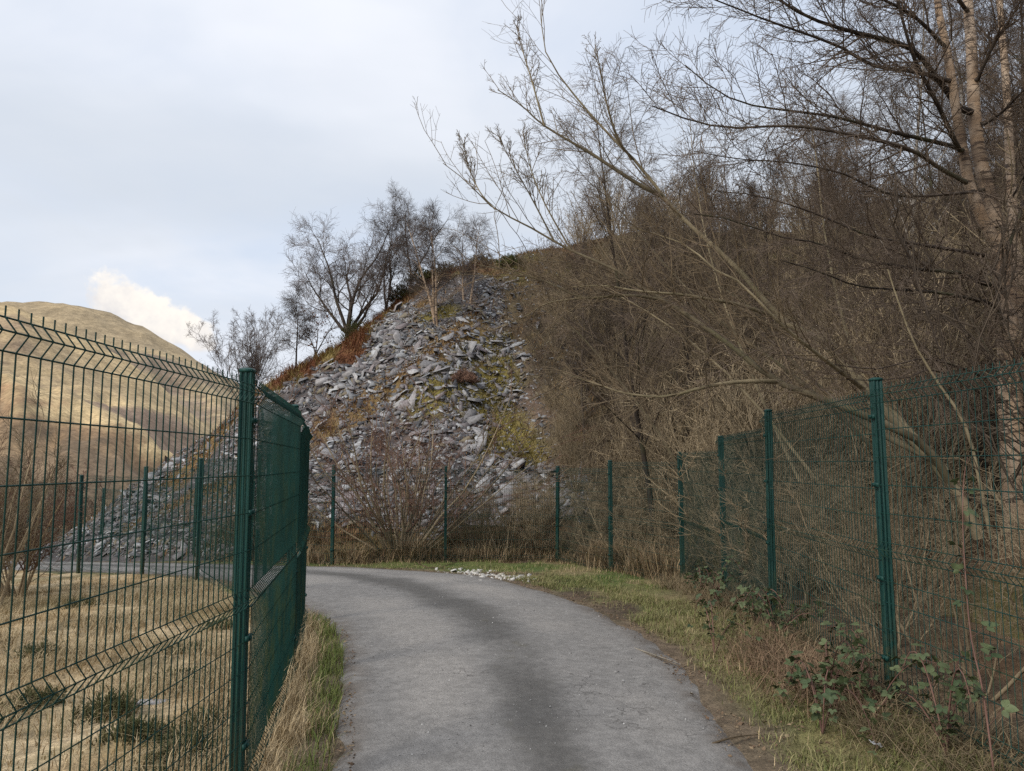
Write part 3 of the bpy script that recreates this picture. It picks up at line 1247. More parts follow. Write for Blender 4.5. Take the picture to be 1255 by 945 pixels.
# ================================================================== TREES
def tree_parts(root, stems, levels, bark, twig, seed, base, big=0, S0=8, split=None):
    """stems: list of (points (K,3), radii (K,)); levels: dicts for each order of branching.
    Levels below index `big` go into the trunk part, the rest into the crown."""
    g = np.random.default_rng(seed)
    tr, cr = MB(), MB()
    groups = []
    for P, R in stems:
        P, R = np.asarray(P, float)[None], np.asarray(R, float)[None]
        if split:
            one = MB()
            tubes(one, P, R, S0)
            obj(split, one.mesh(split, M[bark], True, base), root)
        else:
            tubes(tr, P, R, S0)
        groups.append((P, R))
    parents = groups
    for li, lv in enumerate(levels):
        nxt = []
        for P, R in parents:
            n = lv['n']
            pos, d, ln, rad, t = sprout(P, R, n, lv.get('t0', .2), lv.get('t1', 1.), lv.get('a0', .5), lv.get('a1', 1.1), g,
                                        lv.get('l0', .3), lv.get('l1', .5), lv.get('rr', .6), lv.get('rmax', 9.), lv.get('shape', 1.), lv.get('updir', 0.))
            if 'lmin' in lv:
                ln = np.maximum(ln, lv['lmin'] * g.uniform(.7, 1.3, len(ln)))
            if 'lmax' in lv:
                ln = np.minimum(ln, lv['lmax'] * g.uniform(.7, 1.1, len(ln)))
            rm = lv.get('rmin', .002)
            rad = np.maximum(rad, rm)
            P2, R2 = grow(pos, d, ln, rad, np.maximum(rad * lv.get('tip', .3), rm * .6), lv.get('K', 4), lv.get('wob', .12), lv.get('up', .04), g)
            tubes(tr if li < big else cr, P2, R2, lv.get('S', 3))
            nxt.append((P2, R2))
        # merge polylines of the same length
        by = {}
        for P, R in nxt:
            by.setdefault(P.shape[1], []).append((P, R))
        parents = [(np.concatenate([p for p, _ in v]), np.concatenate([r for _, r in v])) for v in by.values()]
    if tr.v:
        obj('trunk', tr.mesh('trunk', M[bark], True, base), root)
    if cr.v:
        obj('crown', cr.mesh('crown', M[twig], False, base), root)
    return root


def limb(pts, r0, r1, K=14):
    """pts: (px, py, distance) along a limb"""
    P = np.array([at(*p) for p in pts])
    P = resample(P, K)
    t = np.linspace(0, 1, K)
    return P, r0 * (1 - t) ** 1.15 + r1 * t ** .8


def stem(g, base, H, r, lean=(0, 0), wob=.05, K=9, r1=.15):
    """a wavering stem of height H from base"""
    d = np.array([[lean[0], lean[1], 1.0]])
    P, R = grow(np.array([base], float), d, np.array([H]), np.array([r]), np.array([r * r1]), K, wob, .06, g)
    return P[0], R[0]


ZERO = (0, 0, 0)


# ---- prototypes, built at the origin, then moved or copied
def proto_thicket(seed, H, n, spread, bark='thicket_twig', twig='thicket_twig', dens=(8, 6, 4), name='bare_shrub', rt=.0038, split=None):
    g = np.random.default_rng(seed)
    root = obj(name, None)
    st = []
    for k in range(n):
        a = g.uniform(0, 2 * np.pi)
        s = g.uniform(.1, spread)
        b = (math.cos(a) * .12 * g.uniform(0, 1.6), math.sin(a) * .12 * g.uniform(0, 1.6), -.1)
        st.append(stem(g, b, H * g.uniform(.65, 1.05), g.uniform(.012, .028), (math.cos(a) * s, math.sin(a) * s), .07, 8))
    tree_parts(root, st, [
        dict(n=dens[0], t0=.15, a0=.35, a1=.85, l0=.25, l1=.5, rr=.55, K=5, wob=.12, up=.06, rmin=rt * 1.5),
        dict(n=dens[1], t0=.15, a0=.4, a1=1.0, l0=.3, l1=.6, rr=.6, K=4, wob=.15, up=.03, rmin=rt),
        dict(n=dens[2], t0=.2, a0=.4, a1=1.1, l0=.35, l1=.8, rr=.7, K=2, wob=.15, up=.0, rmin=rt * .75, lmin=.16)],
        bark, twig, seed, ZERO, 0, 5, split)
    return root


def proto_birch(seed, H, r, bark='dark_bark', twig='birch_twig', name='birch_tree', n1=26, droop=-.10, rt=.0042, stems=1, dens=(9, 7, 4)):
    g = np.random.default_rng(seed)
    root = obj(name, None)
    st = []
    for k in range(stems):
        a = g.uniform(0, 6.28)
        s = 0 if stems == 1 else g.uniform(.08, .28)
        st.append(stem(g, (math.cos(a) * .15 * (stems > 1), math.sin(a) * .15 * (stems > 1), -.15), H * g.uniform(.8, 1.0), r * g.uniform(.75, 1.), (math.cos(a) * s, math.sin(a) * s), .035, 12, .08))
    tree_parts(root, st, [
        dict(n=n1, t0=.22, t1=.96, a0=.5, a1=1.0, l0=.2, l1=.34, rr=.42, K=6, wob=.08, up=.06, S=4, rmin=rt * 2, shape=.75),
        dict(n=dens[0], t0=.15, a0=.4, a1=.9, l0=.3, l1=.5, rr=.5, K=5, wob=.1, up=-.02, rmin=rt * 1.2),
        dict(n=dens[1], t0=.15, a0=.4, a1=1.0, l0=.35, l1=.6, rr=.6, K=4, wob=.1, up=droop, rmin=rt, lmin=.3),
        dict(n=dens[2], t0=.2, a0=.4, a1=.9, l0=.4, l1=.7, rr=.7, K=2, wob=.1, up=droop, rmin=rt * .7, lmin=.2)],
        bark, twig, seed, ZERO, 1, 8)
    return root


def proto_spread(seed, H, r, limbs, name='oak_tree', bark='dark_bark', twig='ridge_twig', rt=.006, dens=(9, 9, 7, 4), wob=.16):
    """a low-forking tree: limbs = list of (lean x, lean y, length factor)"""
    g = np.random.default_rng(seed)
    root = obj(name, None)
    st = []
    fork = H * .16
    for lx, ly, f in limbs:
        P0 = np.array([[0, 0, -.2], [lx * .05, ly * .05, fork * .55]])
        d = np.array([[lx, ly, 1.0]])
        P, R = grow(P0[1:2], d, np.array([H * f]), np.array([r]), np.array([r * .12]), 10, wob * .8, .05, g)
        st.append((np.vstack([P0[:1], P[0]]), np.concatenate([[r * 1.15], R[0]])))
    tree_parts(root, st, [
        dict(n=dens[0], t0=.25, a0=.45, a1=1.0, l0=.32, l1=.55, rr=.5, K=7, wob=wob, up=.04, S=4, rmin=rt * 1.8, lmin=.9),
        dict(n=dens[1], t0=.2, a0=.45, a1=1.0, l0=.35, l1=.55, rr=.5, K=6, wob=wob, up=.03, rmin=rt * 1.2, lmin=.55),
        dict(n=dens[2], t0=.2, a0=.45, a1=1.0, l0=.4, l1=.65, rr=.55, K=4, wob=wob, up=.0, rmin=rt * .9, lmin=.34),
        dict(n=dens[3], t0=.2, a0=.4, a1=1.0, l0=.5, l1=.8, rr=.7, K=2, wob=wob, up=0, rmin=rt * .7, lmin=.22)],
        bark, twig, seed, ZERO, 1, 7)
    return root


def put(root, p, rz=0., s=1., label=None, cat=None, group=None, tilt=(0, 0)):
    root.location = p
    root.rotation_euler = (tilt[0], tilt[1], rz)
    root.scale = (s, s, s)
    tag(root, label, cat, group)
    return root


def on(x, y):
    return (float(x), float(y), float(surf(x, y)))


def leaf_cloud(name, parent, g, pts, size, mat, base=ZERO):
    """small folded leaves at points"""
    N_ = len(pts)
    n = nrm(g.normal(size=(N_, 3)))
    Rm = rot_mats(n, g.uniform(0, 6.28, N_))
    V = np.array([[-.5, 0, .06], [0, -.28, 0], [.5, 0, .06], [0, .28, 0]])
    s = size * g.uniform(.6, 1.3, N_)
    W = np.einsum('nij,kj->nki', Rm * s[:, None, None], V) + np.asarray(pts)[:, None]
    mb = MB()
    b = (np.arange(N_) * 4)[:, None]
    mb.add(W.reshape(-1, 3), np.hstack([b, b + 1, b + 2, b + 3]))
    return obj(name, mb.mesh(name, M[mat], False, base), parent)


# ---- trees along the ridge of the heap
r1 = proto_spread(201, 4.2, .07, [(-.5, -.1, .95), (-.1, .3, 1.05), (.5, .0, .95), (.2, -.35, 1.05), (-.95, .2, .7), (.95, .1, .6)], dens=(8, 7, 7, 4), rt=.0048)
p = ridge(424)
put(r1, on(p[0], p[1] - .2), .1, 1.28, 'broad bare oak with crooked limbs at the left end of the ridge-top row', 'tree')
r2 = proto_spread(202, 4.2, .06, [(-.35, .2, 1.05), (.15, -.2, 1.1), (.45, .1, .95)], dens=(8, 7, 7, 4), rt=.0048)
p = ridge(470)
put(r2, on(p[0], p[1]), 1.0, .86, 'bare forked tree rising from gorse between the broad oak and the ridge birches', 'tree')
r2b = proto_spread(203, 4.3, .065, [(.55, .1, 1.05), (.25, -.3, 1.15)], dens=(8, 7, 7, 4), rt=.0048)
p = ridge(500)
put(r2b, on(p[0], p[1]), 0, .84, 'bare dark tree leaning right on the ridge just left of the pale birches', 'tree')
b1 = proto_birch(211, 4.9, .065, 'birch_bark', 'ridge_twig', n1=17, rt=.0040, stems=3, dens=(6, 5, 4))
p = hit(538, 398)
put(b1, on(p[0], p[1]), .4, 1.0, 'clump of slender birches with pale stems standing in the open slate', 'tree')
b2 = proto_birch(212, 4.0, .055, 'birch_bark', 'ridge_twig', n1=16, rt=.0040, stems=2, dens=(6, 5, 4))
p = hit(572, 372)
put(b2, on(p[0], p[1]), 2.4, 1.0, 'smaller pair of thin birches at the upper end of the slate streak', 'tree')
b3 = proto_birch(213, 3.2, .045, 'dark_bark', 'ridge_twig', n1=16, rt=.0042, dens=(6, 5, 4))
p = ridge(360)
put(b3, on(p[0], p[1] - .1), 1., 1.05, 'small thin birch on the bracken slope below the broad oak', 'tree')
# sapling that keeps its dead leaves
g = np.random.default_rng(77)
lt = proto_spread(204, 1.8, .03, [(.3, 0, 1.), (-.3, .1, .9), (.05, .2, 1.1)], name='oak_sapling', dens=(6, 5, 3, 2), rt=.005)
p = ridge(383)
put(lt, on(p[0], p[1]), 0., 1.0, 'little sapling still holding brown dead leaves on the bracken slope', 'tree')
leaf_cloud('leaves', lt, g, g.normal(0, 1, (170, 3)) * [.42, .42, .38] + [0, 0, 1.25], .10, 'dead_leaf')
# round shrub at the foot of the ridge
rs = proto_thicket(221, 4.3, 17, .85, 'dark_bark', 'ridge_twig', (11, 8, 5), 'round_shrub', .0050, 'stem')
put(rs, on(-10.9, 30.5), 0, 1.0, 'round dense bare shrub behind the corner fence post, against the hill', 'shrub')
rs.location.z += .2
leaf_cloud('leaves', rs, g, g.normal(0, 1, (230, 3)) * [.75, .6, .3] + [.7, 0, 1.0], .075, 'dead_leaf')

# ---- gorse and scrub on the ridge
def gorse(p, w, h, seed, mat, label, name='gorse_bush', cat='bush', n=380):
    g = np.random.default_rng(seed)
    root = thing(name, label, cat, p)
    d = nrm(g.normal(size=(n, 3)))
    d[:, 2] = np.abs(d[:, 2])
    lob = 1 + .35 * np.sin(d[:, 0] * 5 + seed) * np.cos(d[:, 1] * 4 + 2 * seed)
    r = g.uniform(.35, 1.0, n) ** .6 * lob
    pos = d * r[:, None] * np.array([w, w * .8, h])
    P, R = grow(pos, d * .6 + [0, 0, .6], np.full(n, .20) * g.uniform(.6, 1.6, n) * max(h, .6), np.full(n, .013), np.full(n, .005), 3, .3, .1, g)
    mb = MB()
    tubes(mb, P, R, 3)
    P2, R2 = grow(np.repeat(P[:, 1], 3, 0), nrm(g.normal(size=(3 * n, 3)) + [0, 0, .5]), np.full(3 * n, .13), np.full(3 * n, .013), np.full(3 * n, .004), 3, .1, .1, g)
    tubes(mb, P2, R2, 3)
    obj('foliage', mb.mesh('foliage', M[mat]), root)
    st = MB()
    a = g.uniform(0, 6.28, 6)
    P, R = grow(np.zeros((6, 3)) - [0, 0, .1], np.stack([np.cos(a), np.sin(a), np.full(6, 1.2)], 1), np.full(6, h * .9), np.full(6, .03), np.full(6, .012), 5, .15, .05, g)
    tubes(st, P, R, 5)
    obj('stem', st.mesh('stem', M['dark_bark']), root)
    return root


for px, py, w, h, mat, lb in ((430, 392, .5, .85, 'gorse', 'dark green gorse bush at the foot of the broad ridge oak'),
                              (488, 385, .6, .75, 'gorse', 'green gorse bush under the forked ridge tree'),
                              (512, 372, .75, .8, 'gorse', 'large dark gorse bush left of the pale birches'),
                              (545, 352, .8, .55, 'gorse_dry', 'low olive gorse behind the pale birches'),
                              (590, 332, .9, .5, 'gorse_dry', 'low brownish gorse on the skyline above the slate streak'),
                              (625, 322, .7, .45, 'gorse', 'low green gorse on the skyline beside the wooded slope')):
    p = ridge(px, -.5)
    gorse(on(p[0], p[1]), w, h, px, mat, lb)
p = hit(568, 470)
gorse(on(p[0], p[1]), .42, .34, 5, 'red_twig', 'small russet heather mound on the yellow moss patch in the slate', 'heather_mound', n=300)

# ---- coppiced willow in front of the far fence
cw = proto_thicket(231, 4.2, 30, 1.0, 'thicket_twig', 'red_twig', (7, 5, 2), 'coppiced_willow', .0038, 'stem')
put(cw, (-2.55, 17.25, float(surf(-2.55, 17.25))), 0., 1.0, 'coppiced bare willow with many stems against the far fence before the slate', 'shrub')

cw.scale = (1.75, 1.1, 1.0)

# ---- thicket on the wooded slope: copies of six bare shrubs
protos = [proto_thicket(301 + k, 3.6, 17 + 2 * k, .7 + .12 * (k % 3), dens=(8, 4, 1), rt=.0062) for k in range(4)]
protos += [proto_thicket(311 + k, 3.6, 9, .6, 'dark_bark', 'dark_twig', (9, 5, 2), rt=.0064) for k in range(2)]
used = [False] * len(protos)


def place(protos, used, k, loc, rz, s, label, group, cat, tilt=(0, 0)):
    if not used[k]:
        used[k] = True
        return put(protos[k], loc, rz, s, label, cat, group, tilt)
    return copy_thing(protos[k], loc, rz, s, label, group, tilt)


g = np.random.default_rng(17)
pts = []
tries = 0
while len(pts) < 285 and tries < 30000:
    tries += 1
    if tries % 2:
        x, y = g.uniform(-.6, 11), g.uniform(15.5, 33)
    else:
        x, y = g.uniform(3.2, 22), g.uniform(3.5, 38)
    edge = np.interp(y, [17, 20, 24, 28, 34], [2.0, 1.6, 1.0, .6, .1])
    if x < edge or (.50 < x / y < .76 and 5.0 < y < 8.9) or abs(x / y) > .85 or float(heap_d(x, y)) < -1.0 or (y < 17.6 and x < 3.3):
        continue
    md = .8 if y < 24 else 1.05
    if any((x - a) ** 2 + (y - b) ** 2 < md * md for a, b in pts):
        continue
    pts.append((x, y))
for i, (x, y) in enumerate(pts):
    k = int(g.choice(6, p=[.15, .15, .15, .15, .2, .2]))
    s = g.uniform(.7, 1.15)
    if x - np.interp(y, [17, 20, 24, 28, 34], [2.0, 1.6, 1.0, .6, .1]) < 1.5:
        s *= .6
    if y > 29 and x < 5:
        s *= .65
    look = 'bare brown twiggy shrub' if k < 4 else 'bare dark-stemmed twiggy shrub'
    if s < .62:
        look = look.replace('bare', 'low bare')
    where = ('along the crest of the wooded slope' if y > 28 else 'on the open edge of the slate' if x - np.interp(y, [17, 20, 24, 28, 34], [2.0, 1.6, 1.0, .6, .1]) < 1.5
             else 'low on the slope just behind the right fence' if y < 13 else 'in the crowded middle of the wooded slope')
    place(protos, used, k, on(x, y), g.uniform(0, 6.28), s, look + ' ' + where, look + 's ' + where, 'shrub', (g.normal(0, .12), g.normal(-.12, .12)))

# ---- birches and saplings in the wood
bp = [proto_birch(401, 11.5, .085, 'dark_bark', 'birch_twig', n1=27, rt=.0038, dens=(8, 7, 4)),
      proto_birch(402, 10.5, .075, 'dark_bark', 'birch_twig', n1=27, rt=.0038, dens=(8, 7, 4)),
      proto_birch(403, 11, .085, 'pale_birch_bark', 'birch_twig', n1=27, rt=.0038, dens=(8, 7, 4))]
bu = [False] * 3
BL = 'slender dark-barked birch standing in the wood on the slope'
BG = 'birches in the wood on the slope'
PL = 'slender birch with pale flaky trunk standing in the wood on the slope'
PG = 'pale birches in the wood on the slope'
g = np.random.default_rng(23)
for x, y, k, s in ((2.1, 21.0, 1, .62), (2.95, 15.2, 0, .98), (3.4, 15.4, 1, .85), (5.6, 22, 0, .8), (7.2, 20.5, 1, .85), (6.4, 15.5, 1, .8), (8.8, 19, 0, .8), (9.2, 17.2, 2, 1.), (11, 22, 0, .85),
                   (12.5, 20.0, 2, .95), (8.0, 13.0, 0, .75), (10.2, 14.4, 1, .9), (13.6, 18.5, 0, .9), (15, 23, 1, .85), (17, 25, 0, .8), (12, 28, 1, .7), (8.2, 27, 0, .65), (5.0, 28, 1, .6), (16, 20.5, 2, 1.0), (9.0, 11.6, 1, 1.0),
                   (11.5, 16.4, 0, 1.0), (14, 29, 0, .8), (18.5, 24, 1, .9)):
    place(bp, bu, k, on(x, y), g.uniform(0, 6.28), s, (PL if k == 2 else BL) + (w := ' by the far fence corner' if x < 4 and y < 17 else ' near the slate edge' if x < 4 else ' towards the crest' if y > 24.5 else ' low behind the right fence' if y < 15 else ''), (PG if k == 2 else BG) + w, 'tree', (g.normal(0, .05), g.normal(-.05, .05)))

# ---- the leaning willow behind the right fence
W0 = np.array([3.95, 6.25, float(surf(3.95, 6.25)) - .1])
wil = thing('leaning_willow', 'leaning willow with olive limbs sweeping over the right fence towards the road', 'tree', W0)
wb = tuple(W0)


def wl(pts, r0, r1, K=16):
    return limb(pts, r0, r1, K)


root_px = [(1200, 660, 6.25), (1172, 600, 6.3)]
stems = [
    wl(root_px + [(1119, 540, 6.45), (1060, 478, 6.7), (1005, 415, 7.0), (958, 392, 7.15), (905, 330, 7.4), (850, 280, 7.6), (829, 261, 7.7), (781, 200, 7.9), (727, 144, 8.1), (670, 67, 8.3), (664, 0, 8.4)], .046, .004, 22),
    wl([(1188, 640, 6.3), (1150, 566, 6.3), (1119, 536, 6.2), (1062, 511, 6.15), (1022, 494, 6.2), (952, 467, 6.4), (891, 420, 6.7), (824, 374, 7.0), (787, 354, 7.2), (754, 330, 7.35), (700, 307, 7.6), (640, 273, 7.9), (607, 257, 8.0), (570, 221, 8.2), (543, 200, 8.3)], .038, .004, 24),
    wl([(952, 389, 7.15), (908, 374, 7.0), (871, 367, 6.9), (835, 361, 6.85), (784, 357, 6.8), (740, 350, 6.9), (700, 352, 7)], .022, .005),
    wl([(952, 467, 6.4), (905, 468, 6.3), (864, 474, 6.3), (817, 486, 6.3), (767, 482, 6.4), (730, 470, 6.5), (690, 457, 6.6)], .021, .005),
    wl([(824, 374, 7.0), (801, 365, 7.0), (760, 362, 7.0), (714, 365, 7.1), (674, 347, 7.2), (630, 334, 7.4), (583, 324, 7.6)], .016, .004),
    wl([(714, 365, 7.1), (670, 372, 7.2), (640, 390, 7.3), (600, 405, 7.5)], .009, .003),
    wl([(810, 240, 7.75), (781, 225, 7.7), (727, 190, 7.8), (667, 154, 7.9), (640, 130, 8), (610, 110, 8.1)], .024, .005),
    wl([(667, 154, 7.9), (655, 110, 7.9), (640, 60, 8), (632, 30, 8.1)], .012, .003),
    wl([(775, 195, 7.9), (757, 170, 7.7), (742, 120, 7.7), (735, 80, 7.7), (728, 60, 7.8)], .016, .004),
    wl([(1060, 478, 6.7), (1010, 440, 6.2), (960, 400, 5.9), (905, 345, 5.8), (875, 330, 5.8), (840, 300, 5.9), (780, 280, 6.0)], .022, .004),
    wl([(1150, 566, 6.3), (1060, 520, 6.9), (1000, 470, 7.5), (960, 430, 8.0), (925, 380, 8.3), (880, 350, 8.6)], .035, .008),
    wl([(1160, 580, 6.3), (1090, 500, 7.0), (1046, 445, 7.3), (1000, 405, 7.5), (960, 385, 7.7)], .04, .01),
    wl([(1130, 610, 7.4), (1040, 520, 7.8), (960, 450, 8.3), (890, 400, 8.8), (820, 330, 9.2), (770, 270, 9.6), (735, 230, 9.8)], .026, .004),
    wl([(1010, 600, 9.0), (930, 500, 9.4), (860, 430, 9.8), (790, 380, 10.2), (730, 350, 10.5), (680, 340, 10.8)], .024, .004),
    wl([(980, 590, 9.6), (930, 480, 9.9), (890, 380, 10.2), (865, 290, 10.5), (850, 200, 10.8), (845, 130, 11)], .024, .004),
    wl([(1100, 590, 7.6), (1060, 480, 8.0), (1030, 380, 8.4), (1010, 280, 8.8), (1000, 190, 9.0), (985, 110, 9.2)], .028, .004),
    wl([(860, 620, 12.5), (800, 520, 12.8), (745, 450, 13.1), (700, 400, 13.4), (655, 375, 13.7), (620, 370, 14)], .024, .004),
    wl([(607, 257, 8.0), (588, 235, 8.0), (575, 205, 8.1), (566, 170, 8.2)], .008, .003),
    wl([(680, 297, 7.7), (650, 240, 7.8), (625, 195, 7.9), (610, 165, 8.0)], .010, .003),
    wl([(700, 307, 7.6), (668, 250, 7.5), (650, 205, 7.6), (640, 160, 7.7)], .010, .003)]
tree_parts(wil, stems, [
    dict(n=20, t0=.25, a0=.35, a1=.95, l0=.20, l1=.38, rr=.42, K=6, wob=.09, up=.07, S=4, rmin=.0042, lmax=1.15, rmax=.011, updir=.5),
    dict(n=5, t0=.15, a0=.45, a1=1.0, l0=.35, l1=.75, rr=.55, K=4, wob=.12, up=.05, rmin=.0026),
    dict(n=3, t0=.2, a0=.5, a1=1.1, l0=.4, l1=.8, rr=.6, K=3, wob=.12, up=.03, rmin=.0018)],
    'willow_bark', 'willow_twig', 501, wb, 0, 9, 'limb')
# drooping tangle of whips below the limbs
gw = np.random.default_rng(81)
mb = MB()
src = np.concatenate([P for P, R in stems[:5]])
src = src[(src[:, 2] > 1.6) & (src[:, 2] < 3.8)]
i = gw.integers(0, len(src), 75)
P, R = grow(src[i], gw.normal(size=(75, 3)) * [1, .8, .5] + [-.5, -.2, .25], gw.uniform(.6, 1.5, 75), np.full(75, .0048), np.full(75, .0022), 9, .16, -.10, gw)
tubes(mb, P, R, 4)
pos, d, ln, rad, t = sprout(P, R, 6, .15, 1., .5, 1.1, gw, .2, .5)
P2, R2 = grow(pos, d, ln, np.full(len(pos), .0028), np.full(len(pos), .0015), 4, .15, -.06, gw)
tubes(mb, P2, R2, 3)
obj('drooping_twigs', mb.mesh('drooping_twigs', M['willow_twig'], False, wb), wil)

# ---- the big birch at the right
B0 = np.array([at(1243, 560, 8.3)[0], 8.3, 0])
B0[2] = float(surf(B0[0], B0[1])) - .1
bir = thing('birch_tree', 'large old birch with peach-cream peeling bark and forked trunk by the right fence', 'tree', B0)
Yb = 8.3
tA = [(1223, 278, Yb), (1210, 234, Yb), (1196, 167, Yb), (1193, 110, Yb), (1190, 50, Yb + .1), (1186, 0, Yb + .2), (1180, -120, Yb + .3), (1170, -260, Yb + .4)]
tB = [(1222, 300, Yb), (1213, 288, Yb - .02), (1190, 234, Yb - .1), (1183, 200, Yb - .15), (1173, 144, Yb - .2), (1163, 74, Yb - .3), (1151, 17, Yb - .3), (1140, -60, Yb - .3), (1110, -200, Yb - .2)]
trunk = (np.vstack([[B0], [at(1240, 520, Yb), at(1236, 430, Yb), at(1232, 345, Yb), at(1223, 285, Yb)]]), np.array([.135, .125, .112, .105, .09]))
stems = [(resample(trunk[0], 12), np.linspace(.15, .09, 12)), limb(tA, .082, .03, 14), limb(tB, .066, .02, 14),
         limb([(1250, 430, Yb + .6), (1247, 330, Yb + .6), (1240, 240, Yb + .6), (1236, 160, Yb + .6), (1233, 100, Yb + .6), (1225, 0, Yb + .6), (1215, -150, Yb + .6)], .07, .025, 14)]
gB = MB()
g = np.random.default_rng(91)
tr = MB()
for P, R in stems:
    tubes(tr, P[None], R[None], 10)
obj('trunk', tr.mesh('trunk', M['birch_bark'], True, B0), bir)
STEMP = np.concatenate([P for P, R in stems])


def rooted(p, a, b):
    P, R = limb(p, a, b, 14)
    q = STEMP[np.argmin(np.linalg.norm(STEMP - P[0], axis=1))]
    P = resample(np.vstack([q, P[1:]]), 15)
    return P, np.interp(np.linspace(0, 13, 15), np.arange(14), R)


br = [rooted(p, a, b) for p, a, b in (
    ([(1196, 157, 8.3), (1149, 97, 8.0), (1136, 80, 7.9), (1113, 57, 7.7), (1049, 40, 7.4), (995, 23, 7.2), (955, 0, 7.1), (900, -40, 7)], .042, .009),
    ([(1140, 90, 7.9), (1069, 80, 7.5), (1029, 57, 7.3), (935, 23, 7.0), (895, 7, 6.9), (850, -10, 6.8)], .026, .006),
    ([(1196, 231, 8.2), (1150, 205, 7.9), (1113, 182, 7.6), (1036, 164, 7.2), (969, 154, 6.9), (895, 157, 6.7), (835, 144, 6.5), (800, 130, 6.4)], .028, .006),
    ([(1190, 184, 8.2), (1103, 164, 7.8), (1026, 144, 7.4), (979, 137, 7.2), (912, 127, 7.0), (868, 104, 6.9), (840, 80, 6.8)], .026, .005),
    ([(1216, 314, 8.2), (1160, 305, 7.9), (1123, 299, 7.7), (1066, 289, 7.4), (1000, 262, 7.1), (930, 240, 6.9), (880, 235, 6.8)], .024, .005),
    ([(1223, 364, 8.2), (1186, 337, 7.9), (1126, 330, 7.6), (1052, 317, 7.2), (1012, 300, 7.0), (955, 290, 6.8), (900, 270, 6.7), (850, 262, 6.6)], .026, .005),
    ([(1226, 374, 8.2), (1153, 359, 7.6), (1100, 355, 7.3), (1049, 350, 7.0), (1002, 332, 6.8), (960, 320, 6.7)], .022, .005),
    ([(1260, 200, 8.4), (1253, 250, 8.1), (1236, 304, 7.9), (1223, 354, 7.9), (1228, 400, 8.0)], .012, .02),
    ([(1183, 200, 8.1), (1150, 130, 7.6), (1120, 70, 7.2), (1100, 0, 7.0), (1080, -80, 6.8)], .03, .008),
    ([(1160, 60, 8.0), (1120, 20, 7.6), (1060, -10, 7.2), (980, -40, 6.9)], .026, .006),
    ([(1193, 110, 8.3), (1215, 60, 8.0), (1240, 20, 7.8), (1262, -20, 7.6)], .026, .008),
    ([(1196, 157, 8.3), (1225, 140, 8.0), (1255, 110, 7.7), (1290, 80, 7.5)], .02, .006),
    ([(1210, 234, 8.2), (1100, 240, 7.7), (1040, 215, 7.4), (975, 200, 7.2), (905, 195, 7.0), (850, 185, 6.9)], .02, .004),
    ([(1188, 20, 8.3), (1130, -60, 7.9), (1040, -90, 7.5), (950, -100, 7.2)], .026, .006),
    ([(1230, 470, 8.2), (1140, 440, 7.2), (1080, 452, 6.8), (1010, 445, 6.5), (960, 435, 6.4), (900, 425, 6.3)], .016, .003),
    ([(1232, 500, 8.2), (1150, 455, 7.0), (1115, 462, 6.7), (1060, 466, 6.5), (1000, 463, 6.4)], .016, .003))]
cr = MB()
par = [(P[None], R[None]) for P, R in br]
for P, R in par:
    lim = MB()
    tubes(lim, P, R, 6)
    obj('branch', lim.mesh('branch', M['dark_bark'], True, B0), bir)
P, R = np.concatenate([p for p, _ in par]), np.concatenate([r for _, r in par])
pos, d, ln, rad, t = sprout(P, R, 24, .10, 1., .4, .95, g, .2, .42, .5)
P1, R1 = grow(pos, d, np.clip(ln, .4, 1.5), np.clip(rad, .004, .011), np.full(len(pos), .003), 6, .11, .03, g)
tubes(cr, P1, R1, 4)
pos, d, ln, rad, t = sprout(P1, R1, 9, .1, 1., .4, 1.0, g, .3, .6, .6)
P2, R2 = grow(pos, d, np.clip(ln, .22, .8), np.clip(rad, .0026, .006), np.full(len(pos), .002), 5, .13, .0, g)
tubes(cr, P2, R2, 3)
pos, d, ln, rad, t = sprout(P2, R2, 5, .15, 1., .4, 1.0, g, .3, .6, .6)
P3, R3 = grow(pos, d, np.clip(ln, .13, .4), np.full(len(pos), .0021), np.full(len(pos), .0014), 3, .15, -.03, g)
tubes(cr, P3, R3, 3)
obj('crown', cr.mesh('crown', M['birch_twig'], False, B0), bir)

# ---- pale leaning dead stem behind the fence, and a dark one
ds = thing('dead_stem', 'thin pale dead stem leaning left behind the right fence', 'tree', tuple(at(1196, 560, 6.0)))
P, R = limb([(1215, 660, 6.0), (1186, 530, 6.0), (1150, 470, 6.05), (1120, 420, 6.1), (1099, 364, 6.2), (1088, 330, 6.2)], .017, .006)
tree_parts(ds, [(P, R)], [dict(n=9, t0=.3, a0=.4, a1=1., l0=.2, l1=.4, rr=.4, K=5, wob=.12, rmin=.003), dict(n=5, a0=.4, a1=1., l0=.3, l1=.5, K=4, rmin=.002)], 'willow_bark', 'dark_twig', 601, tuple(at(1196, 560, 6.0)))

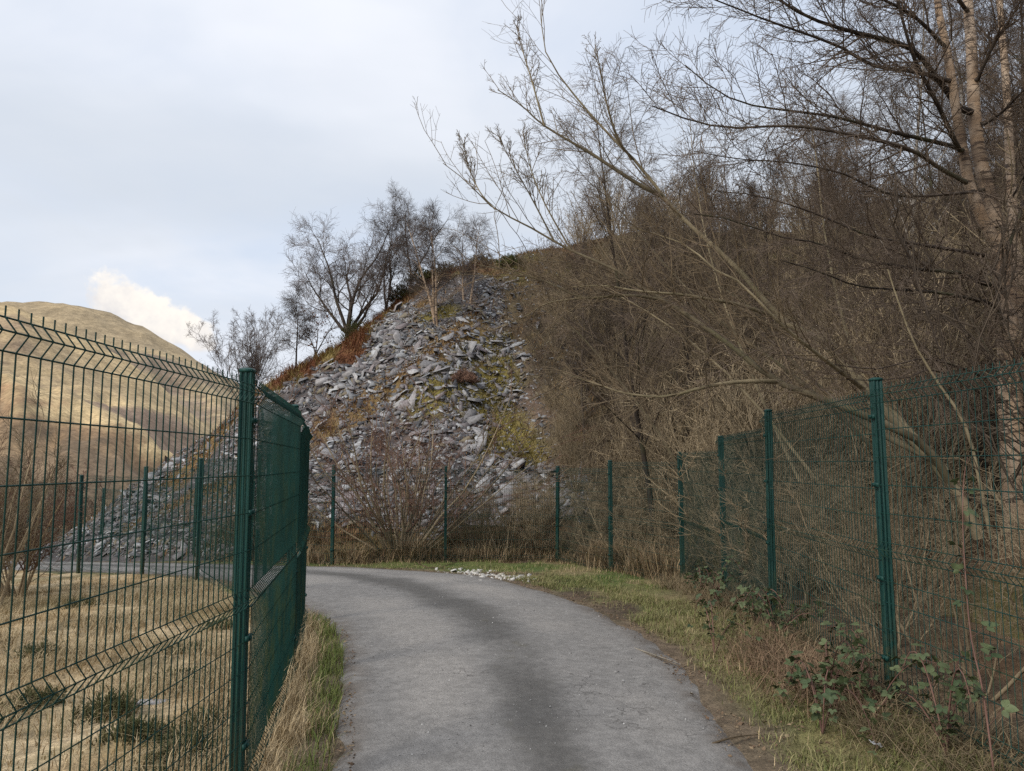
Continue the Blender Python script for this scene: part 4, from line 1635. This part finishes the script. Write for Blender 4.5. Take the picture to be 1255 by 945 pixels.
# ---- brush inside the right fence line: low twiggy growth seen through the mesh
lp = [proto_thicket(321 + k, 2.0, 9, 1.1, 'thicket_twig', 'thicket_twig', (8, 6, 4), 'undergrowth_shrub', .0026) for k in range(2)]
lu = [False] * 2
g = np.random.default_rng(37)
for x, y in ((3.3, 3.4), (3.6, 4.4), (3.1, 5.2), (3.9, 5.5), (3.2, 6.5), (3.6, 7.4), (3.2, 8.4), (4.0, 8.8), (3.3, 9.6), (3.9, 10.4), (3.3, 11.3), (3.6, 12.4), (3.4, 13.5), (2.9, 14.3), (2.5, 15.6), (1.9, 16.7), (1.9, 17.6), (1.3, 17.7), (.6, 17.9), (-.1, 17.8), (1.0, 18.8), (2.6, 17.2), (.3, 18.9), (-.9, 17.9), (5.2, 6.0), (5.0, 9.8), (4.8, 11.8)):
    place(lp, lu, int(g.integers(0, 2)), on(x, y), g.uniform(0, 6.28), g.uniform(.7, 1.1), 'low tangled undergrowth shrub pressed against the back of the ' + ('right' if y < 15 else 'far') + ' fence', 'undergrowth behind the ' + ('right' if y < 15 else 'far') + ' fence', 'shrub')

# ---- bare willows in the field on the left and woods in the valley
fw = [proto_thicket(341, 2.6, 16, .75, 'thicket_twig', 'thicket_twig', (8, 6, 3), 'field_willow', .0034), proto_thicket(342, 2.4, 14, .8, 'thicket_twig', 'red_twig', (8, 6, 3), 'field_willow', .0034)]
fu = [False] * 2
for x, y, k, s in ((-6.9, 9.9, 0, 1.05), (-7.5, 11.5, 1, .95), (-8.3, 11.3, 0, .95), (-9.6, 12.4, 1, .9), (-10.6, 11.6, 0, 1.0), (-11.6, 13.8, 1, 1.), (-12.8, 12.4, 0, 1.1)):
    place(fw, fu, k, on(x, y), x * 3, s, 'bare many-stemmed willow bush in the rough field behind the left fence', 'willow bushes in the field', 'shrub')
vp = [proto_thicket(351, 5.0, 8, .5, 'dark_bark', 'thicket_twig', (9, 6, 4), 'valley_tree', .012), proto_thicket(352, 5.0, 7, .5, 'dark_bark', 'red_twig', (9, 6, 4), 'valley_tree', .012)]
vu = [False] * 2
g = np.random.default_rng(53)
for i in range(95):
    y = g.uniform(30, 125) if i > 25 else g.uniform(24, 45)
    px = g.uniform(-120, 300)
    x = (px - 627) / 907 * y
    if float(heap_d(x, y)) > -1.5:
        continue
    k = int(g.integers(0, 2))
    w = ('bare reddish-twigged tree' if k else 'bare brown-twigged tree') + (' at the near edge of the valley wood' if y < 45 else ' deep in the valley wood below the hill')
    place(vp, vu, k, on(x, y), g.uniform(0, 6.28), g.uniform(.7, 1.3) * (1 if y > 45 else .7), w, w.replace('tree', 'trees'), 'tree')

# ================================================================== GRASS AND SMALL THINGS
def blades(mb, P, h, w, lean, col, g, droop=.5):
    """bent grass blades: P (N,3) roots"""
    N_ = len(P)
    a = g.uniform(0, 2 * np.pi, N_)
    d = np.stack([np.cos(a), np.sin(a), np.zeros(N_)], 1)
    s = np.stack([-np.sin(a), np.cos(a), np.zeros(N_)], 1) * (w / 2)[:, None]
    up = np.array([0, 0, 1.0])
    mid = P + up * (h * .55)[:, None] + d * (h * lean * .35)[:, None]
    tip = P + up * (h * (1 - droop * lean * .45))[:, None] + d * (h * lean)[:, None]
    V = np.stack([P - s, P + s, mid + s * .8, mid - s * .8, tip], 1).reshape(-1, 3)
    b = (np.arange(N_) * 5)[:, None]
    c = np.repeat(col, 5, 0)
    mb.v.append(V)
    mb.f[4].append(np.hstack([b, b + 1, b + 2, b + 3]) + mb.n)
    mb.f[3].append(np.hstack([b + 3, b + 2, b + 4]) + mb.n)
    mb.c.append(c)
    mb.n += len(V)


def patch(name, n, xs, ys, accept, hfun, colfun, seed, w=(.003, .006), lean=(.2, 1.0), clump=.0, zf=None, label=None):
    g = np.random.default_rng(seed)
    x, y = g.uniform(*xs, n), g.uniform(*ys, n)
    if clump:
        m = max(1, n // 14)
        cx, cy = g.uniform(*xs, m), g.uniform(*ys, m)
        k = g.integers(0, m, n)
        x, y = cx[k] + g.normal(0, clump, n), cy[k] + g.normal(0, clump, n)
    ok = accept(x, y, g)
    x, y = x[ok], y[ok]
    z = (zf or gsurf)(x, y)
    mb = MB()
    n = len(x)
    blades(mb, np.stack([x, y, z - .005], 1), hfun(x, y, g), g.uniform(*w, n), g.uniform(*lean, n), colfun(x, y, g), g)
    o = obj(name, mb.mesh(name, M['grass_blades']))
    return tag(o, kind='stuff')


def mixc(g, n, *cs):
    cs = np.array(cs)
    w = g.dirichlet(np.full(len(cs), .55), n)
    return (w @ cs) * g.uniform(.75, 1.2, n)[:, None]


ST = [C(.56, .44, .27), C(.46, .35, .205), C(.34, .26, .15)]
GR = [C(.10, .15, .035), C(.15, .185, .05), C(.20, .20, .07)]
BR = [C(.19, .13, .08), C(.29, .21, .13), C(.38, .285, .17)]
# left verge between fence and road
patch('dry_grass', 26000, (-2.3, -.7), (2.6, 9.0), lambda x, y, g: (in_road(x, y) < .02) & (x > np.interp(y, [p[1] for p in FENCE_IN], [p[0] for p in FENCE_IN]) - .45),
      lambda x, y, g: g.uniform(.05, .17, len(x)) * (1 + .9 * ss(.1, .45, -in_road(x, y)) * (g.uniform(0, 1, len(x)) < .4)),
      lambda x, y, g: np.where((ss(.30, .05, -in_road(x, y)) * fbm(x * 1.5, y * 1.5, 3, 4) > g.uniform(.1, .45, len(x)))[:, None], mixc(g, len(x), *GR), mixc(g, len(x), *ST)), 701, clump=.05)
# field behind the left fence: short cropped dead grass, thinning with distance
patch('field_grass', 60000, (-9.5, -1.2), (2.4, 14.5), lambda x, y, g: left_of_fence(x + .1, y) & (in_road(x, y) < -.1) & (np.abs(x / y) < .85) & (g.uniform(0, 1, len(x)) < np.clip(6 / y, .25, 1)),
      lambda x, y, g: g.uniform(.03, .10, len(x)) * (.6 + fbm(x * .9, y * .9, 3, 12)),
      lambda x, y, g: lerp(mixc(g, len(x), *ST), MOSS, (fbm(x * .8, y * .8, 4, 1) > .56) * .5), 702, w=(.004, .008), clump=.06)
patch('field_grass', 60000, (-8.5, -1.2), (2.4, 12.5), lambda x, y, g: left_of_fence(x + .1, y) & (in_road(x, y) < -.1) & (np.abs(x / y) < .85) & (fbm(x * 1.6, y * 1.6, 4, 88) > g.uniform(.42, .62, len(x))),
      lambda x, y, g: g.uniform(.08, .2, len(x)) * (.5 + fbm(x * .9, y * .9, 3, 12)),
      lambda x, y, g: mixc(g, len(x), *ST, C(.22, .16, .08), C(.17, .15, .06)), 712, w=(.003, .006), lean=(.6, 2.4), clump=.09)
# green verge on the right and the far strip
patch('green_grass', 42000, (-5.5, 2.7), (2.8, 16.6), lambda x, y, g: (in_road(x, y) < -.05) & ~outside_out(x, y) & (x > np.interp(y, [3, 8, 12, 14, 16.6], [1, .6, -.2, -3, -5.5])) & (g.uniform(0, 1, len(x)) < .25 + 1.2 * (fbm(x * 2.7, y * 2.7, 4, 2) - .3) + .3 * (y > 11)) & ~((np.hypot((x - .95) / .3, (y - 10.6) / .9) < 1) | (np.hypot((x - 1.25) / .3, (y - 9.2) / .7) < 1)),
      lambda x, y, g: g.uniform(.03, .085, len(x)) * (1 + .3 * ss(.5, 1.2, -in_road(x, y))),
      lambda x, y, g: np.where((g.uniform(0, 1, len(x)) < .22 + .45 * ss(.5, .68, fbm(x * .8, y * .8, 4, 1)) + .25 * ss(.6, 1.1, -in_road(x, y)) * (y < 11))[:, None], mixc(g, len(x), *ST), mixc(g, len(x), *GR)), 703, w=(.003, .007), clump=.05)
# tall dead grass along both sides of the outer fence, sampled along its length
def along(pts, n, g, d0, d1, lo=0., hi=1.):
    p = resample(np.array(pts), 200)
    t = g.uniform(lo, hi, n) * 198.99
    i = t.astype(int)
    f = (t - i)[:, None]
    q = p[i] * (1 - f) + p[i + 1] * f
    d = nrm(p[i + 1] - p[i])
    nl = np.stack([-d[:, 1], d[:, 0]], 1)
    return q + nl * g.uniform(d0, d1, n)[:, None]


def fringe(name, n, pts, d0, d1, hfun, cols, seed, lo=0., hi=1., w=(.003, .006), lean=(.3, 1.5), clump=.07, thin=None):
    g = np.random.default_rng(seed)
    c = along(pts, max(1, n // 22), g, d0, d1, lo, hi)
    k = g.integers(0, len(c), n)
    q = c[k] + g.normal(0, clump, (n, 2))
    x, y = q[:, 0], q[:, 1]
    ok = in_road(x, y) < -.12
    if thin is not None:
        ok &= g.uniform(0, 1, n) < thin(x, y)
    x, y, k = x[ok], y[ok], k[ok]
    tone = g.uniform(.75, 1.2, len(c))[k]
    hs = g.uniform(.6, 1.25, len(c))[k]
    mb = MB()
    m = len(x)
    z = np.maximum(gsurf(x, y), np.where(heap_d(x, y) > -1, hz(x, y), -99))
    blades(mb, np.stack([x, y, z - .01], 1), hfun(x, y, g) * hs, g.uniform(*w, m), g.uniform(*lean, m), mixc(g, m, *cols) * tone[:, None], g)
    return tag(obj(name, mb.mesh(name, M['grass_blades'])), kind='stuff')


NEAR = [p for p in FENCE_OUT if p[1] < 13 and p[0] > 2]
FAR_ = FENCE_OUT[5:12]
fringe('tall_dead_grass', 16000, NEAR, -.3, .5, lambda x, y, g: g.uniform(.06, .30, len(x)), [C(.15, .105, .065), C(.24, .175, .11), C(.34, .255, .15), C(.12, .11, .05)], 704, lo=.14, lean=(.6, 2.4), thin=lambda x, y: .25 + ss(.4, .6, fbm(x * 1.6, y * 1.6, 3, 55)))
fringe('tall_dead_grass', 16000, FAR_, -.9, -.02, lambda x, y, g: g.uniform(.08, .5, len(x)) * (.3 + 1.3 * ss(.35, .65, fbm(x * .9, y * .9, 3, 57))), [*ST[1:], C(.22, .135, .08), C(.16, .10, .065), C(.30, .22, .12)], 714, w=(.006, .014), clump=.13)
fringe('bank_bracken', 16000, FAR_, -2.2, -.5, lambda x, y, g: g.uniform(.12, .5, len(x)), [C(.22, .125, .07), C(.15, .085, .055), C(.30, .22, .10), C(.17, .15, .05)], 724, w=(.01, .02), clump=.2, lean=(.5, 2.))
# green and dead grass mixed along the right verge
RE = [tuple(p) for p in RP[20:150:6]]
fringe('verge_grass', 30000, RE, -1.1, -.15, lambda x, y, g: g.uniform(.03, .11, len(x)), [*GR, *GR, *GR, *ST, C(.20, .13, .075)], 734, w=(.003, .006), clump=.06, hi=.8, thin=lambda x, y: (y > 3) * np.where((np.hypot((x - .95) / .4, (y - 10.6) / 1.1) < 1) | (np.hypot((x - 1.25) / .36, (y - 9.2) / .8) < 1), .1, 1.))
# mound of flattened dead bracken against the right fence
g = np.random.default_rng(705)
patch('dead_bracken', 9000, (1.2, 2.6), (4.2, 7.4), lambda x, y, g: (np.hypot((x - 2.1) / .42, (y - 5.75) / 1.1) < g.uniform(.2, 1.1, len(x))),
      lambda x, y, g: g.uniform(.08, .30, len(x)), lambda x, y, g: mixc(g, len(x), C(.25, .155, .095), C(.36, .25, .155), C(.17, .105, .07)), 705, w=(.003, .007), lean=(.6, 2.2), clump=.1)
# bracken, dry grass and moss on the heap and at its foot
def heap_pick(x, y, g):
    slate, gr, b, m, wood, plat, toe, n1, n2 = heap_zones(x, y)
    return (g.uniform(0, 1, len(x)) < np.maximum.reduce([gr * .8, b, m * .9, plat * .5, toe * .8, .25 * wood, .07 * slate])) & (heap_d(x, y) > -.6)


def heap_tuft_col(x, y, g):
    slate, gr, b, m, wood, plat, toe, n1, n2 = heap_zones(x, y)
    n = len(x)
    c = mixc(g, n, C(.34, .22, .10), C(.26, .15, .07), C(.18, .11, .06))
    c = np.where((b > .45)[:, None], np.where((n2 > .52)[:, None], mixc(g, n, C(.30, .22, .09), C(.24, .19, .06)), mixc(g, n, C(.22, .085, .04), C(.15, .06, .035), C(.26, .13, .06))), c)
    c = np.where((m > .45)[:, None], mixc(g, n, C(.22, .185, .05), C(.29, .22, .075), C(.15, .13, .04)), c)
    return c


patch('heap_vegetation', 110000, (-15, 4.5), (17, 36), heap_pick, lambda x, y, g: g.uniform(.08, .28, len(x)) * (1 + .7 * (heap_zones(x, y)[2] > .4)), heap_tuft_col, 706, w=(.012, .03), lean=(.3, 1.6), clump=.16, zf=hz)
patch('wood_floor_litter', 12000, (-.5, 14), (15, 36), lambda x, y, g: (heap_d(x, y) > -.8) & (heap_zones(x, y)[4] > .3), lambda x, y, g: g.uniform(.08, .4, len(x)), lambda x, y, g: mixc(g, len(x), C(.22, .15, .085), C(.15, .105, .065), C(.20, .17, .07)), 707, w=(.01, .022), lean=(.3, 1.8), clump=.2, zf=hz)


# ---- tussocks of heather and rush in the field
def tussock(px, py, w, h, seed, label):
    p = hit(px, py, gz)
    g = np.random.default_rng(seed)
    z = float(gsurf(p[0], p[1]))
    root = thing('heather_tussock', label, 'plant', (p[0], p[1], z))
    n = 300
    m = 9                       # several ragged sub-clumps
    cx, cy, ch = g.normal(0, w * .42, m), g.normal(0, w * .34, m), g.uniform(.6, 1.5, m)
    k = g.integers(0, m, n)
    ox, oy = g.normal(0, w * .18, n), g.normal(0, w * .16, n)
    pos = np.stack([cx[k] + ox, cy[k] + oy, np.zeros(n) - .02], 1)
    hh = h * ch[k] * g.uniform(.5, 1.15, n)
    P, R = grow(pos, np.stack([ox * 4 + g.normal(0, .25, n), oy * 4 + g.normal(0, .25, n), np.ones(n)], 1), hh, np.full(n, .0042), np.full(n, .002), 5, .2, .02, g)
    mb = MB()
    tubes(mb, P, R, 3)
    q, d, ln, rad, t = sprout(P, R, 4, .35, 1., .4, .8, g, .2, .4)
    P2, R2 = grow(q, d, ln, np.full(len(q), .0045), np.full(len(q), .002), 3, .1, .05, g)
    tubes(mb, P2, R2, 3)
    obj('foliage', mb.mesh('foliage', M['heather']), root)


for px, py, w, h, lb in ((130, 878, .22, .13, 'dark green heather tussock beside the flat slate in the field'),
                         (58, 803, .20, .11, 'small heather tussock alone in the pale grass of the field'),
                         (205, 935, .26, .12, 'wide low heather tussock close to the corner fence post'),
                         (235, 830, .20, .09, 'sparse brownish heather tussock near the foot of the left fence'),
                         (250, 890, .13, .10, 'little heather tussock against the corner fence post'),
                         (222, 800, .16, .07, 'thin rushy tussock farther out in the field'),
                         (165, 912, .18, .10, 'ragged heather tussock below the flat slate'),
                         (95, 745, .26, .10, 'low spreading tussock out towards the willow bushes'),
                         (30, 870, .16, .10, 'lone olive tussock in the bare middle of the field'),
                         (265, 770, .2, .09, 'flat green tussock by the middle of the left fence')):
    tussock(px, py, w, h, px, lb)

# flat slate lying in the field
p = hit(180, 868, gz)
var = slab_variants(np.random.default_rng(8), 3)
o = obj('flat_stone', mesh_np('flat_stone', var[1][0] * np.array([.3, .22, .25]), var[1][1], M['slate']), None, (p[0], p[1], float(gsurf(p[0], p[1])) + .012), (.1, .05, .4))
tag(o, 'flat grey slate lying in the rough field grass', 'stone')

# ---- pale stone chippings at the edge of the bend
g = np.random.default_rng(61)
sm = []
for V, T in slab_variants(g, 5):
    V = V.copy()
    V[:, 2] *= 2.4
    sm.append(mesh_np('pale_stone', V, T, M['pale_stone']))
A_, B_ = hit(560, 700, gz), hit(640, 712, gz)
for i in range(130):
    t = g.uniform(0, 1)
    q = A_ * (1 - t) + B_ * t + np.array([g.normal(0, .22), g.normal(0, .26), 0])
    if float(in_road(q[0], q[1])) > -.02:
        q[1] += .25
    s = float(np.clip(np.exp(g.normal(-2.3, .4)), .05, .2))
    o = obj('pale_stone', sm[i % 5], None, (q[0], q[1], float(gsurf(q[0], q[1])) + s * .09), (g.normal(0, .35), g.normal(0, .35), g.uniform(0, 6.28)), (s, s, s))
    tag(o, 'pale stone chip in the patch of rubble at the edge of the bend', 'stone', 'pale stones at the edge of the bend')


# ---- fallen sticks
def stick(pts, r, label, mat='grey_stick', seed=1, name='fallen_stick', n=3):
    P = np.array([[*hit(px, py, gz)[:2], 0] for px, py in pts])
    P[:, 2] = gsurf(P[:, 0], P[:, 1]) + r + .01
    P[1:-1, 2] += .02
    P = resample(P, 12)
    g = np.random.default_rng(seed)
    mb = MB()
    R = np.linspace(r, r * .35, 12)
    tubes(mb, P[None], R[None], 6)
    q, d, ln, rad, t = sprout(P[None], R[None], n, .3, .9, .4, .8, g, .12, .3)
    d[:, 2] = np.abs(d[:, 2]) * .2
    P2, R2 = grow(q, d, ln, rad * .8, rad * .3, 5, .1, 0, g)
    tubes(mb, P2, R2, 5)
    base = P[0]
    tag(obj(name, mb.mesh(name, M[mat], True, base), None, base), label, 'stick')


stick([(640, 672), (670, 682), (708, 688)], .014, 'pale fallen stick on the green strip before the far fence')
stick([(505, 686), (530, 700), (560, 690)], .01, 'thin brown stick beside the muddy edge of the bend', 'bramble_stem', 2)
stick([(872, 917), (900, 915), (930, 905)], .007, 'thin dead twig lying across the road edge', 'willow_twig', 3)
stick([(775, 796), (800, 808), (835, 818)], .006, 'short pale twig on the dirt at the road edge below the mud', 'grey_stick', 4)
stick([(780, 800), (830, 822), (850, 826)], .005, 'fine bent twig lying in the grass of the right verge', 'willow_twig', 5)
stick([(560, 668), (620, 676), (690, 675)], .013, 'long reddish cut branch lying along the foot of the far fence', 'red_twig', 6, n=9)
stick([(540, 672), (600, 680), (650, 684)], .011, 'second reddish cut branch in the brash below the far fence', 'red_twig', 7, n=9)

# leaning white twig by the far fence
b = hit(727, 678, gz)
P, R = limb([(727, 680, b[1]), (725, 662, b[1]), (722, 650, b[1] + .05), (718, 640, b[1] + .1)], .018, .006, 8)
mb = MB()
tubes(mb, P[None], R[None], 6)
tag(obj('leaning_twig', mb.mesh('leaning_twig', M['pale_birch_bark'], True, P[0]), None, P[0]), 'bleached twig leaning upright in the grass by the far fence', 'stick')

# scrap of white litter in the verge
p = hit(1074, 925, gz)
g = np.random.default_rng(4)
X, Y = np.meshgrid(np.linspace(-.035, .035, 9), np.linspace(-.02, .02, 6))
Z = (fbm(X * 60, Y * 60, 3, 3) - .5) * .03
V = np.stack([X, Y, Z], -1).reshape(-1, 3)
i = np.arange(5)[:, None] * 9 + np.arange(8)[None]
lit = obj('litter_scrap', mesh_np('litter_scrap', V, np.stack([i, i + 1, i + 10, i + 9], -1).reshape(-1, 4), M['litter']), None, (p[0], p[1], float(gsurf(p[0], p[1])) + .05), (.2, .3, .5))
sol = lit.modifiers.new('thick', 'SOLIDIFY')
sol.thickness = .003
tag(lit, 'crumpled scrap of white litter in the verge grass', 'litter')


# ---- brambles on the right fence
def leaflet_mesh(seed):
    g = np.random.default_rng(seed)
    mb = MB()
    for k, a in enumerate((0, 1.15, -1.15)):
        s = (1.0 if k == 0 else .8) * g.uniform(.9, 1.1)
        # outline of an ovate leaflet folded along its midrib
        t = np.array([0, .25, .5, .78, 1.0])
        w = np.array([.06, .33, .38, .24, .0]) * s
        mid = np.stack([t * s + .12, t * 0, -.10 * t ** 2], 1)
        Lf = mid + np.stack([0 * t, w, .35 * w], 1)
        Rf = mid + np.stack([0 * t, -w, .35 * w], 1)
        V = np.vstack([mid, Lf, Rf])
        c, sn = math.cos(a), math.sin(a)
        V = V @ np.array([[c, sn, 0], [-sn, c, 0], [0, 0, 1]])
        Fq = []
        for i in range(4):
            Fq += [(i, i + 1, 6 + i, 5 + i), (i + 1, i, 10 + i, 11 + i)]
        mb.add(V, Fq)
    return mb.mesh('leaf', M['bramble_leaf'])


LM = [leaflet_mesh(k) for k in range(4)]


def bramble(base, stems, label, nleaf, size, seed, group=None):
    g = np.random.default_rng(seed)
    root = thing('bramble', label, 'plant', base, 0, group)
    base = np.array(base)
    for P in stems:
        P = resample(P, 18)
        R = np.linspace(.0055, .002, 18)
        mb = MB()
        tubes(mb, P[None], R[None], 5)
        q, d, ln, rad, t = sprout(P[None], R[None], nleaf, .12, 1., .7, 1.3, g, .04, .09, updir=.3)
        ln = np.clip(ln, .04, .12)
        P2, R2 = grow(q, d, ln, np.full(len(q), .0016), np.full(len(q), .001), 3, .1, .05, g)
        tubes(mb, P2, R2, 3)
        so = obj('stem', mb.mesh('stem', M['bramble_stem'], True, base), root)
        for j in range(len(q)):
            e = P2[j, -1] - base
            yaw = math.atan2(d[j, 1], d[j, 0])
            s = size * g.uniform(.65, 1.2)
            obj('leaf', LM[int(g.integers(0, 4))], root, tuple(e), (g.normal(0, .5), g.normal(.1, .5), yaw + g.normal(0, .5)), (s, s, s))
    return root


def arch(p0, p1, h, n=6):
    p0, p1 = np.array(p0, float), np.array(p1, float)
    t = np.linspace(0, 1, n)[:, None]
    return p0 * (1 - t) + p1 * t + np.array([0, 0, 1.0]) * (4 * h * t * (1 - t))


gg = lambda x, y: float(gsurf(x, y))
# climber on the mesh
P = np.array([at(1215, 885, 3.75), at(1205, 850, 3.85), at(1190, 780, 3.95), at(1183, 700, 4.0), at(1180, 640, 4.02), at(1181, 590, 4.05), at(1186, 560, 4.05)])
P[0, 2] = gg(P[0, 0], P[0, 1])
bramble(tuple(P[0]), [P], 'tall single bramble stem with green leaves climbing the mesh panel right of the thick post', 18, .054, 811)
k = 0
for x, y, lab, n in ((2.30, 4.85, 'leafy bramble clustered round the foot of the thick right fence post', 4), (2.05, 5.0, 'low bramble sprawling in dead grass beside the thick right post', 3),
                     (2.30, 6.6, 'bramble arching between the first two right fence posts', 3), (2.36, 7.35, 'leafy bramble at the second right fence post', 4),
                     (2.30, 8.6, 'bramble tangle beyond the second right fence post', 3), (1.75, 6.6, 'small low bramble at the edge of the green verge', 2),
                     (2.3, 4.1, 'trailing bramble along the foot of the mesh right of the thick post', 4), (2.40, 9.6, 'bramble tangle near the third right fence post', 3),
                     (1.85, 4.6, 'small trailing bramble in the grass before the bracken mound', 3)):
    g = np.random.default_rng(820 + k)
    st = []
    for i in range(n + 1):
        a = g.uniform(0, 6.28)
        L_ = g.uniform(.3, .75)
        x1, y1 = x + math.cos(a) * L_ * .4, y + math.sin(a) * L_
        st.append(arch((x, y, gg(x, y)), (x1, y1, gg(x1, y1) + g.uniform(.05, .45)), g.uniform(.1, .35)))
    bramble((x, y, gg(x, y)), st, lab, 16, .046, 830 + k)
    k += 1

# ---- debris on the dirt edges and grit on the road
def chips(name, n, pos, size, cols, seed, mat='grass_blades', flat=.25):
    g = np.random.default_rng(seed)
    N_ = len(pos)
    nn = nrm(g.normal(0, .35, (N_, 3)) + [0, 0, 1])
    Rm = rot_mats(nn, g.uniform(0, 6.28, N_))
    V = np.array([[-.5, -.2, 0], [.1, -.45, 0], [.55, .1, 0], [-.1, .4, 0], [0, 0, flat]])
    s = size * np.exp(g.normal(0, .4, N_))
    W = np.einsum('nij,kj->nki', Rm * s[:, None, None], V) + pos[:, None]
    T = np.array([(0, 1, 4), (1, 2, 4), (2, 3, 4), (3, 0, 4)])
    mb = MB()
    mb.add(W.reshape(-1, 3), (T[None] + (np.arange(N_) * 5)[:, None, None]).reshape(-1, 3), np.repeat(mixc(g, N_, *cols), 5, 0))
    return tag(obj(name, mb.mesh(name, M[mat])), kind='stuff')


g = np.random.default_rng(901)
q = np.vstack([along([tuple(p) for p in RP[20:170:6]], 9000, g, -.5, .14), along([tuple(p) for p in LP[20:120:6]], 3200, g, -.12, .2)])
q = q[fbm(q[:, 0] * 2.2, q[:, 1] * 2.2, 3, 66) > g.uniform(.3, .68, len(q))]
z = np.maximum(gsurf(q[:, 0], q[:, 1]), np.where(in_road(q[:, 0], q[:, 1]) > -.02, gz(q[:, 0], q[:, 1]) + .02, -9)) + .004
chips('leaf_debris', 0, np.column_stack([q, z]), .014, [C(.17, .105, .065), C(.10, .065, .045), C(.28, .21, .13)], 902)
t, u = g.uniform(30, 170, 2600), g.uniform(.03, .97, 2600)
i = t.astype(int)
q = LP[i] * (1 - u[:, None]) + RP[i] * u[:, None]
z = gz(q[:, 0], q[:, 1]) + .014 + .03 * (1 - (2 * u - 1) ** 2)
chips('road_grit', 0, np.column_stack([q, z]), .008, [C(.5, .49, .47), C(.3, .29, .28), C(.12, .11, .10)], 903, flat=.5)
